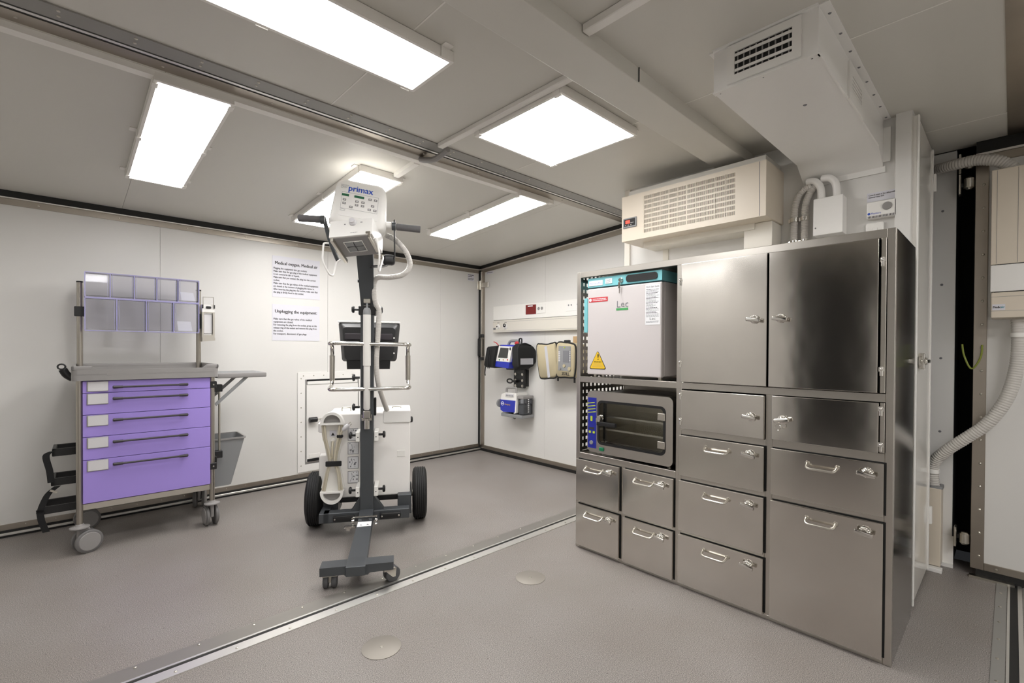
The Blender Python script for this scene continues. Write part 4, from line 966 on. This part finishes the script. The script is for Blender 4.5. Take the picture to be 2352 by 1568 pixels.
MB().box(-.056, .048, -.048, .046, -.0542, -.0525).build('window', 'lcd', co, mtx=CM); MB().box(-.006, -.002, -.048, .046, -.0548, -.054).box(-.056, .048, -.003, .001, -.0548, -.054).build('cross_hair', 'ink', co, mtx=CM)
MB().box(-.118, -.1, -.095, .13, -.075, -.05, .002, 1).build('rail', 'satin', co, mtx=CM); MB().box(.1, .115, -.095, .06, -.068, -.05, .002, 1).build('rail', 'satin', co, mtx=CM)
MB().box(.09, .118, -.112, -.09, -.052, -.036, .003, 1).build('catch', 'chrome', co, mtx=CM); lines(co, 'inkgrey', .0, -.1, -.03, (.04,), .01, mtx=CM); lines(co, 'inkgrey', -.04, -.1, .03, (.008,), .01, .006, mtx=CM); lines(co, 'inkgrey', .055, -.1, .036, (.012,), .01, .005, mtx=CM)
for s in (-1, 1):
    x = s*.13
    wp_ = arc_path([(x, -.10, -.045), (x+s*.024, -.115, -.045), (x+s*.036, -.12, -.15), (x+s*.012, -.09, -.225), (x+s*.006, -.05, -.225), (x+s*.012, .03, -.12), (x, .06, -.1)], .03, 5)
    MB().tube(wp_, .0055, 10).build('wire_handle', 'white', co, mtx=CW)
# fork and grips
fk = MB(); fk.tube(arc_path([(-.235, -.52, 2.04), (-.2, -.5, 1.89), (-.16, -.47, 1.79)], .05, 4), .012, 8); fork = fk.build('fork', 'graphite', t)
f2 = MB(); P = arc_path([(.175, -.52, 2.04), (.178, -.5, 1.8), (.13, -.48, 1.765), (.03, -.45, 1.76)], .05, 6)
f2.rings([[p+Vector((0, -.03, 0)), p+Vector((0, .03, 0)), p+Vector((.008, .03, .008)), p+Vector((.008, -.03, .008))] for p in P]); f2.box(.11, .184, -.53, -.47, 1.77, 1.835, .02, 3); f2.build('fork_cover', 'blackp', fork)
MB().cyl((-.2, -.54, 2.015), (.16, -.54, 2.01), .02, n=14).build('handle_bar', 'white', fork)
for a, b in ((-.375, -.245), (.19, .338)):
    gp = MB().lathe((a, -.54, 2.02 if a < 0 else 2.003), (1, 0, 0 if a < 0 else -.05), [(0, .016), (.006, .021), (b-a-.004, .021), (b-a, .019)], 18).build('grip', 'foam', fork)
    e = -.238 if a < 0 else .176
    MB().lathe((e-.012, -.54, 2.018 if a < 0 else 2.006), (1, 0, 0), [(0, .026), (.024, .026)], 18).build('collar', 'graphite', gp)
# corrugated hose
hs = hose(MB(), [(.125, -.47, 1.965), (.19, -.46, 1.935), (.255, -.45, 1.86), (.275, -.44, 1.785), (.235, -.43, 1.728), (.15, -.4, 1.71), (.075, -.36, 1.712), (.05, -.34, 1.68), (.05, -.33, 1.6), (.06, -.32, 1.54), (.078, -.31, 1.5), (.075, -.31, 1.4), (.068, -.3, 1.28), (.062, -.3, 1.15), (.072, -.28, 1.02), (.105, -.2, .89), (.13, -.12, .80)], .0175, .0075, .0016).build('corrugated_hose', 'hose', t)

# ================================================================== WALL B EQUIPMENT
def wb_local(px, py, x, y0, z0): p = PX(px, py, x); return (y0-p.y, p.z-z0)
# supply rail
t = thing('supply_rail', 'long white medical supply rail with sockets on the equipment wall', 'wall panel', (XB, 4.235, 1.445), R(-90))
k = .985; RD = .055
MB().box(0, 1.95, -RD, -.001, .142, .305, .002, 1).build('upper_channel', 'whitep', t); MB().box(0.004, 1.95, -RD-.008, -.001, 0, .138, .004, 2).build('lower_channel', 'creamp', t)
MB().box(.004, 1.95, -RD+.004, -.003, .137, .143).build('gap', 'ink', t)
for z in (.015, .118): MB().box(.004, 1.95, -RD-.0095, -RD-.007, z, z+.002).build('groove', 'greyp', t)
rd = MB().box(.545, .7, -RD-.006, -RD+.001, .185, .288, .002, 1).build('red_socket_cover', 'redp', t); MB().box(.582, .655, -RD-.009, -RD-.005, .268, .279).build('catch', 'paper', rd)
sk = MB().box(.715, .84, -RD-.004, -RD+.001, .188, .285, .002, 1).build('socket_plate', 'white', t)
for x in (.738, .785): MB().lathe((x+.003, -RD-.004, .24), (0, -1, 0), [(0, .017), (.002, .016)], 16).build('socket', 'greyp', sk)
sk = MB().box(1.12, 1.36, -RD-.004, -RD+.001, .19, .285, .002, 1).build('socket_plate', 'white', t)
for x in (1.155, 1.19, 1.27, 1.305): MB().lathe((x, -RD-.004, .25), (0, -1, 0), [(0, .009), (.002, .008)], 12).build('socket', 'greyd', sk)
for x, ln in ((.1, 'oxygen'), (.225, 'air')):
    g = MB().lathe((x, -RD-.008, .062), (0, -1, 0), [(0, .03), (.006, .03), (.008, .024), (.018, .022)], 20).build('gas_outlet', 'white', t)
    MB().lathe((x-.005, -RD-.026, .065), (0, -1, 0), [(0, .009), (.004, .007)], 12).build('port', 'ink', g); lines(t, 'ink', x-.02, -RD-.0085, .108, (.04,), .01, .004)
MB().ring([(.225+.022*math.cos(R(a)), .075+.022*math.sin(R(a))) for a in range(0, 360, 30)], [(.225+.012*math.cos(R(a)), .075+.012*math.sin(R(a))) for a in range(0, 360, 30)], 'y', -RD-.03, -RD-.026).build('port_ring', 'ink', t)
MB().box(.012, .052, -RD-.0092, -RD-.007, .03, .052).build('badge', 'inkgrey', t)

# defibrillator in its black bag on a bracket
t = thing('defibrillator', 'blue and white patient monitor in black side bags on a wall bracket', 'monitor', (XB, 4.15, .95), R(-90))
def L(px, py, dep): p = PX(px, py, XB-dep); return Vector((4.15-p.y, -dep, p.z-.95))
dv = .27
c0, c1, c2, c3 = L(1146, 794, dv), L(1176.5, 796, dv), L(1170, 832, dv), L(1138, 829, dv)   # white face corners
face = MB(); face.rings([[c0, c1, c2, c3], [v+Vector((.0, .03, 0)) for v in (c0, c1, c2, c3)]]); fc = face.build('front_bezel', 'white', t)
s0, s1, s2, s3 = L(1149.5, 798, dv+.003), L(1168, 799, dv+.003), L(1165, 822.5, dv+.003), L(1143.5, 821, dv+.003)
MB().rings([[s0, s1, s2, s3], [v+Vector((0, .004, 0)) for v in (s0, s1, s2, s3)]]).build('screen', 'lcd', fc)
for px, mm in ((1147, 'greend'), (1156, 'cardboard'), (1165.5, 'red')):
    q = L(px, 826, dv+.001); MB().lathe(q, (0, -1, 0), [(0, .009), (.003, .008)], 12).build('button', mm, fc)
q = L(1172, 801, dv+.001); MB().box(q.x-.01, q.x+.01, q.y-.004, q.y, q.z-.015, q.z+.015, .002, 1).build('button', 'blackp', fc)
b0, b1, b2, b3 = c3+Vector((-.004, 0, .002)), c2+Vector((.004, 0, .002)), L(1168, 846, dv), L(1136, 841, dv)
MB().rings([[b0, b1, b2, b3], [v+Vector((0, .2, 0)) for v in (b0, b1, b2, b3)]]).build('lower_body', 'bluep', t)
a0, a1 = c0+Vector((-.01, .03, .012)), c1+Vector((.02, .03, .02))
MB().rings([[a0, a1, c2+Vector((.02, .03, 0)), c3+Vector((-.01, .03, 0))], [v+Vector((0, .2, 0)) for v in (a0, a1, c2+Vector((.02, .03, 0)), c3+Vector((-.01, .03, 0)))]]).build('body', 'bluep', t)
hz = (c0.z+c1.z)/2
MB().tube(arc_path([c0+Vector((.06, .08, -.01)), c0+Vector((.09, .08, .055)), c1+Vector((.02, .08, .065)), c1+Vector((.06, .08, .0))], .05, 6), .015, 10).build('carry_handle', 'greyd', t)
e = [L(px, py, dv) for px, py in ((1122, 796), (1146, 793), (1138, 836), (1137, 845), (1117, 843), (1115, 838))]
bg = MB(); bg.rings([[v+Vector((0, .01, 0)) for v in e], [v+Vector((0, -.02, 0)) for v in e], [v+Vector((0, -.02, 0)) for v in e], ][:2]+[])
bg = MB(); cen = sum(e, Vector())/len(e)
bg.rings([[cen+(v-cen)*.88+Vector((0, -.03, 0)) for v in e], [v+Vector((0, -.005, 0)) for v in e], [v+Vector((0, .17, 0)) for v in e], [cen+(v-cen)*.9+Vector((0, .2, 0)) for v in e]]); lb_ = bg.build('side_bag', 'fabric', t, smooth=60)
for dx in (.03, .055): MB().tube(spline([cen+Vector((dx-.03, -.034, .11)), cen+Vector((dx-.045, -.036, .0)), cen+Vector((dx-.055, -.034, -.1))], 4), .004, 6).build('zipper', 'ink', lb_)
q = L(1115, 842, dv-.01); MB().tube([q, q+Vector((-.01, 0, -.07)), q+Vector((-.004, 0, -.1))], .006, 6).build('strap', 'fabric', lb_)
q = L(1145, 793, dv); MB().tube(spline([q, q+Vector((-.04, 0, .03)), q+Vector((-.08, 0, .04))], 4), .005, 6).build('red_lead', 'red', lb_)
# right pouch: from front edge to rounded end near the wall
e = [L(px, py, dv) for px, py in ((1179, 795), (1188, 789), (1189, 848), (1176, 845))]
pz0, pz1 = e[2].z, e[1].z; px0, px1 = e[0].x, e[1].x
pr = MB(); zc_ = (pz0+pz1)/2; hzz = (pz1-pz0)/2
def half(y, xs, s): return [Vector((px0+xs*(0 if i < 1 else 0), y, 0)) for i in range(1)]
prof = [(-dv-.005, .85), (-dv+.02, 1.0), (-.17, 1.03), (-.09, .98), (-.04, .82), (-.015, .55)]
pr.rings([[Vector((x, y, z)) for x, z in rrect(px0-.01, px1+.03, zc_-hzz*f, zc_+hzz*f, .045*f, 5)] for y, f in prof]); pc = pr.build('side_pouch', 'fabric', t, smooth=60)
MB().box(px1+.0285, px1+.0325, -dv+.02, -.06, pz0+.05, pz0+.115).build('reflective_patch', 'silver', pc)
MB().tube(spline([Vector((px1+.022, -dv-.004, pz0+.03)), Vector((px1+.02, -dv-.008, zc_)), Vector((px1+.018, -dv, pz1-.03)), Vector((px1+.02, -.18, pz1+.004)), Vector((px1+.02, -.08, pz1-.02))], 5), .006, 6).build('zipper', 'ink', pc)
q = L(1188, 788, .2); MB().ball(q, .03, (1.2, .8, .7)).build('red_cap', 'red', pc); MB().tube(arc_path([q+Vector((.03, 0, -.03)), q+Vector((.03, 0, .05)), q+Vector((.07, 0, .05)), q+Vector((.07, 0, -.03))], .015, 4), .008, 8).build('bracket_hook', 'blackp', pc)
# bracket below with perforated plate
bp0 = L(1180, 848, .06); bp1 = L(1206, 892, .06)
br = MB().box(bp0.x, bp1.x, -.065, -.04, bp1.z, bp0.z+.08, .012, 3).build('wall_bracket', 'blackp', t)
MB().box(bp0.x+.02, bp1.x-.02, -.2, -.06, bp0.z+.0, bp0.z+.07, .008, 2).build('bracket_arm', 'blackp', br)
for u in (.2, .8):
    for w_ in (.12, .42, .75):
        MB().lathe((bp0.x+(bp1.x-bp0.x)*u, -.065, bp1.z+(bp0.z-bp1.z)*w_), (0, -1, 0), [(0, .016), (.006, .015), (.007, .008)], 12).build('bolt', 'satin', br)
q = L(1164, 874, .1); MB().tube([q+Vector((.045*math.cos(R(a))+.05, 0, .022*math.sin(R(a)))) for a in range(0, 360, 24)], .008, 8, True).build('bracket_ring', 'blackp', br); MB().box(q.x+.09, bp0.x+.08, -.11, -.06, q.z-.012, q.z+.012).build('ring_arm', 'blackp', br)
MB().box(bp0.x, bp1.x, -.04, -.001, bp1.z+.02, bp0.z).build('wall_plate', 'blackp', br)

# suction pump
t = thing('suction_pump', 'blue and white suction pump with smoky canister under the black bag', 'suction pump', (XB, 4.0, .42), R(-90))
def L(px, py, dep): p = PX(px, py, XB-dep); return Vector((4.0-p.y, -dep, p.z-.42))
dv = .2
e = [L(px, py, dv) for px, py in ((1150, 917), (1184, 920), (1182, 947), (1156, 945), (1150, 940))]
MB().rings([[v+Vector((0, -.004, 0)) for v in e], [v+Vector((0, .16, 0)) for v in e]]).build('blue_front', 'bluep', t)
e2 = [L(px, py, dv) for px, py in ((1150, 917.5), (1152, 905), (1160, 901), (1186, 903), (1185.5, 948), (1180, 950), (1184, 920))]
MB().rings([[v+Vector((0, .0, 0)) for v in e2], [v+Vector((0, .17, 0)) for v in e2]]).build('white_body', 'whitep', t)
h0, h1 = L(1164, 903, dv-.05), L(1186, 903, dv-.05)
MB().tube(arc_path([h0, h0+Vector((0, 0, .06)), h1+Vector((0, 0, .062)), h1], .015, 4), .012, 10).build('handle', 'greyp', t)
q = L(1172, 907, dv); MB().box(q.x-.075, q.x+.06, q.y-.006, q.y+.001, q.z-.018, q.z+.016).build('keypad', 'label', t)
for i in range(5): MB().box(q.x-.06+i*.024, q.x-.045+i*.024, q.y-.008, q.y-.005, q.z-.012, q.z+.002).build('key', 'greyd', t)
q = L(1155, 926, dv); MB().ring([(q.x+.022*math.cos(R(a)), q.z+.022*math.sin(R(a))) for a in range(0, 360, 20)], [(q.x+.017*math.cos(R(a)), q.z+.017*math.sin(R(a))) for a in range(0, 360, 20)], 'y', q.y-.008, q.y-.004).box(q.x-.02, q.x+.02, q.y-.008, q.y-.004, q.z-.004, q.z+.004).build('logo', 'paper', t)
text('Emergency', .028, 'yellow', t, q.x+.035, q.y-.0065, q.z-.012, .09)
q = L(1147, 925, dv-.03); MB().lathe((q.x+.03, q.y, q.z), (-1, 0, 0), [(0, .05), (.03, .045), (.036, .03)], 18).build('side_cap', 'greyd', t)
c0, c1 = L(1187, 915, dv), L(1197, 948, dv)
ty = MB(); z0 = L(1160, 951, dv).z; ty.box(L(1151, 950, dv).x, c1.x+.015, -dv-.005, -.02, z0-.025, z0+.012, .008, 2); ty.build('base_tray', 'greyd', t)
cn = MB().box(c0.x, c1.x+.02, -dv+.01, -.035, z0+.012, c0.z, .02, 3).build('canister', 'canister', t)
MB().box(c0.x-.004, c1.x+.024, -dv+.005, -.03, c0.z-.005, c0.z+.03, .01, 2).build('canister_lid', 'greyp', cn); MB().box(c0.x+.006, c1.x+.012, -dv+.02, -.05, z0+.014, z0+.12, .012, 2).build('liner', 'greyd', cn)
m = MB()
for i in range(7): m.box(c1.x+.02, c1.x+.0212, -.12, -.10, z0+.04+i*.022, z0+.05+i*.022)
m.build('scale_marks', 'paper', cn, kind='stuff')
q = L(1182, 957, dv-.1); MB().tube(spline([q+Vector((-.03, 0, .03)), q+Vector((-.02, 0, -.01)), q+Vector((.01, 0, -.02)), q+Vector((.035, 0, .03))], 5), .004, 6).build('cable', 'blackp', t)
MB().box(c0.x-.06, c0.x+.02, -.03, -.001, z0+.03, z0+.2).build('wall_mount', 'blackp', t)

# tan ventilator bag
t = thing('ventilator_bag', 'tan canvas ventilator bag with black piping beside the cabinet edge', 'bag', (XB, 3.5, .92), R(-90))
def L(px, py, dep): p = PX(px, py, XB-dep); return Vector((3.5-p.y, -dep, p.z-.92))
dv = .22
def bagpart(name, pts, y1, m='tan', puff=.02):
    e = [L(px, py, dv) for px, py in pts]; c = sum(e, Vector())/len(e); f = spline(e, 4, True)
    b = MB(); b.rings([[c+(v-c)*.9+Vector((0, -puff, 0)) for v in f], [v for v in f], [v+Vector((0, y1, 0)) for v in f], [c+(v-c)*.93+Vector((0, y1+.02, 0)) for v in f]]); o = b.build(name, m, t, smooth=60)
    MB().tube(f, .009, 8, True).build('piping', 'fabric', o); return o, c
o, c = bagpart('pouch', ((1234, 794), (1241, 790), (1257, 791), (1270, 788), (1278, 790), (1280, 830), (1279, 864), (1262, 868), (1247, 869), (1241, 864), (1236, 830)), .15)
e = [L(px, py, dv+.021) for px, py in ((1250, 796), (1256, 794), (1263.5, 866), (1258, 867))]; MB().rings([e, [v+Vector((0, .006, 0)) for v in e]]).build('reflective_tape', 'silver', o)
o, c = bagpart('case', ((1280, 789), (1300, 787), (1314, 789), (1322, 796), (1323, 830), (1320, 862), (1316, 867), (1298, 866), (1280, 863), (1279, 830)), .16)
e = [L(px, py, dv+.022) for px, py in ((1283, 794), (1311, 795), (1310.5, 853), (1282, 850))]; MB().rings([e, [v+Vector((0, .008, 0)) for v in e]]).build('control_window', 'greyd', o)
e = [L(px, py, dv+.024) for px, py in ((1293, 805), (1307, 805), (1306.5, 833), (1292.5, 832))]; MB().rings([e, [v+Vector((0, .004, 0)) for v in e]]).build('screen', 'inkgrey', o)
for px, py, r, mm in ((1296, 840, .017, 'tan'), (1308, 847, .02, 'tan'), (1286, 846, .014, 'greyp'), (1297, 798, .006, 'lime')): MB().lathe(L(px, py, dv+.022), (0, -1, 0), [(0, r), (.008, r*.9)], 14).build('knob', mm, o)
m = MB()
for i in range(6):
    q = L(1285, 808+i*4, dv+.024); m.box(q.x-.012, q.x+.008, q.y-.002, q.y+.004, q.z-.006, q.z+.006); q = L(1309, 808+i*4, dv+.024); m.box(q.x-.006, q.x+.006, q.y-.002, q.y+.004, q.z-.004, q.z+.004)
m.build('keys', 'label', o, kind='stuff')
q = L(1290, 861, dv+.0235); text('ZOLL', .042, 'ink', o, q.x, q.y, q.z, .095, bold=.001)
for px, py in ((1282, 868), (1320, 872)): q = L(px, py, dv-.03); MB().box(q.x-.012, q.x+.012, q.y-.004, q.y, q.z-.03, q.z+.03, .002, 1).build('zip_pull', 'blackp', o)
q = L(1303, 785, dv-.06); MB().box(q.x-.03, q.x+.03, q.y-.02, q.y+.02, q.z-.02, q.z+.02, .008, 2).build('hook', 'blackp', o)
MB().box(.15, .4, -.06, -.001, .1, .35).build('wall_mount', 'blackp', t)
q = PX(1321, 781, XB-.01); t = thing('cardboard_tag', 'small brown card square taped to the wall beside the steel cabinet', 'card', (XB, q.y+.03, q.z-.04), R(-90)); MB().box(0, .09, -.006, -.001, 0, .08).build('card', 'cardboard', t)

# ================================================================== RIGHT SIDE: AIR PURIFIER, HOSES, PEDESTAL
t = thing('air_purifier', 'cream wall-hung air purifier cabinet with white middle band', 'air purifier', (3.5, .084, 1.424), R(-90))
MB().box(0, .32, 0, .18, .275, .765, .004, 2).build('upper_casing', 'cream', t); MB().box(0.0, .32, -.004, .18, .135, .272, .004, 2).build('middle_band', 'white', t); MB().box(.003, .32, -.002, .18, 0, .132, .006, 2).build('lower_casing', 'cream', t)
MB().box(.014, .3, .002, .006, .272, .276).build('gap', 'ink', t); MB().box(.014, .3, .002, .006, .131, .136).build('gap', 'ink', t)
for x in (.02, .095): MB().box(x, x+.0016, -.0008, .001, .28, .76).build('seam', 'greyp', t)
MB().box(.004, .3, -.0028, -.001, .108, .1095).build('seam', 'greyp', t); MB().box(.004, .3, -.0028, -.001, .035, .0365).build('seam', 'greyp', t)
b = MB().box(.008, .055, -.0035, -.001, .04, .07).build('badge', 'sheet', t); text('Medic', .016, 'ink', b, .011, -.0042, .05, .027, bold=.0004); text('air', .016, 'tealink', b, .039, -.0042, .05, .014, bold=.0003)
# lower hose: from below the purifier to the pedestal
def H(px, py, x): return PX(px, py, x)
hp = [H(2340, 733, 3.58), H(2341, 790, 3.58), H(2334, 850, 3.58), H(2312, 915, 3.57), H(2270, 970, 3.57), H(2220, 1005, 3.58), H(2180, 1030, 3.6), H(2150, 1055, 3.63), H(2141, 1080, 3.65), H(2145, 1120, 3.66)]
o = hose(MB(), hp, .030, .013, .0026, 16).build('air_hose', 'hose'); tag(o, 'white corrugated air hose curving from the purifier down to the pedestal', 'hose')
hp = [H(2330, 389, 3.58), H(2315, 378, 3.58), H(2285, 368, 3.58), H(2240, 368, 3.6), H(2195, 378, 3.63), H(2150, 390, 3.70), H(2140, 393, 3.755)]
o = hose(MB(), hp, .030, .013, .0026, 16).build('air_hose', 'hose'); tag(o, 'white corrugated air hose arching from the purifier top to the wall hole', 'hose')
p0, p1 = PX(2129, 1120, 3.62), PX(2162, 1120, 3.62)
t = thing('hose_pedestal', 'narrow cream floor duct that the white air hose ends in', 'duct', (3.62, p0.y, 0), R(-90)); w = p0.y-p1.y
MB().box(0, w, 0, .118, .022, .465, .003, 1).build('duct', 'cream', t); MB().ring(rrect(.0, w+.006, .005, .1, .02, 5), rrect(.012, w-.008, .015, .085, .015, 5), 'z', .462, .478).build('collar', 'greyd', t)
MB().box(-.03, w+.01, -.045, .0, .0, .022, .002, 1).build('foot', 'white', t)
t = thing('hose_clip', 'white band clip holding the air hose to the wall above the pedestal', 'clip', tuple(H(2141, 1079, 3.65))); MB().lathe((0, 0, -.014), (0, 0, 1), [(0, .034), (.022, .034)], 20).box(0, .088, -.012, .012, -.01, .01).build('band', 'whitep', t)
t = thing('hose_clip', 'white band clip holding the air hose below the purifier', 'clip', tuple(H(2341, 768, 3.58))); MB().lathe((0, 0, -.014), (0, 0, 1), [(0, .034), (.022, .034)], 20).box(0, .1, -.012, .012, -.01, .01).build('band', 'whitep', t)
a = H(2210, 790, 3.69); b = H(2256, 792, 3.665)
o = MB().tube(spline([a, a+Vector((0, -.01, -.07)), (a+b)/2+Vector((0, 0, -.135)), b+Vector((0, .006, -.07)), b], 8), .0045, 8).build('earth_wire', 'ygcord')
tag(o, 'green and yellow earth wire looping across the dark wall gap', 'wire')

# ------------------------------------------------------------------ groups of like things
GROUPS = {'ceiling_lamp': 'flat ceiling panel lamps', 'cable_trunking': 'white cable trunking on the ceiling', 'floor_plate': 'round floor cover plates',
          'instruction_sheet': 'gas instruction sheets on the wall', 'roller_latch': 'roller latches of the riveted frame', 'cable_pipe': 'corrugated cable pipes',
          'hose_clip': 'white hose clips', 'air_hose': 'white air hoses', 'paper_card': 'cards in the clear bins'}
for o in COL.objects:
    if o.parent is None and o.name.split('.')[0] in GROUPS: o['group'] = GROUPS[o.name.split('.')[0]]
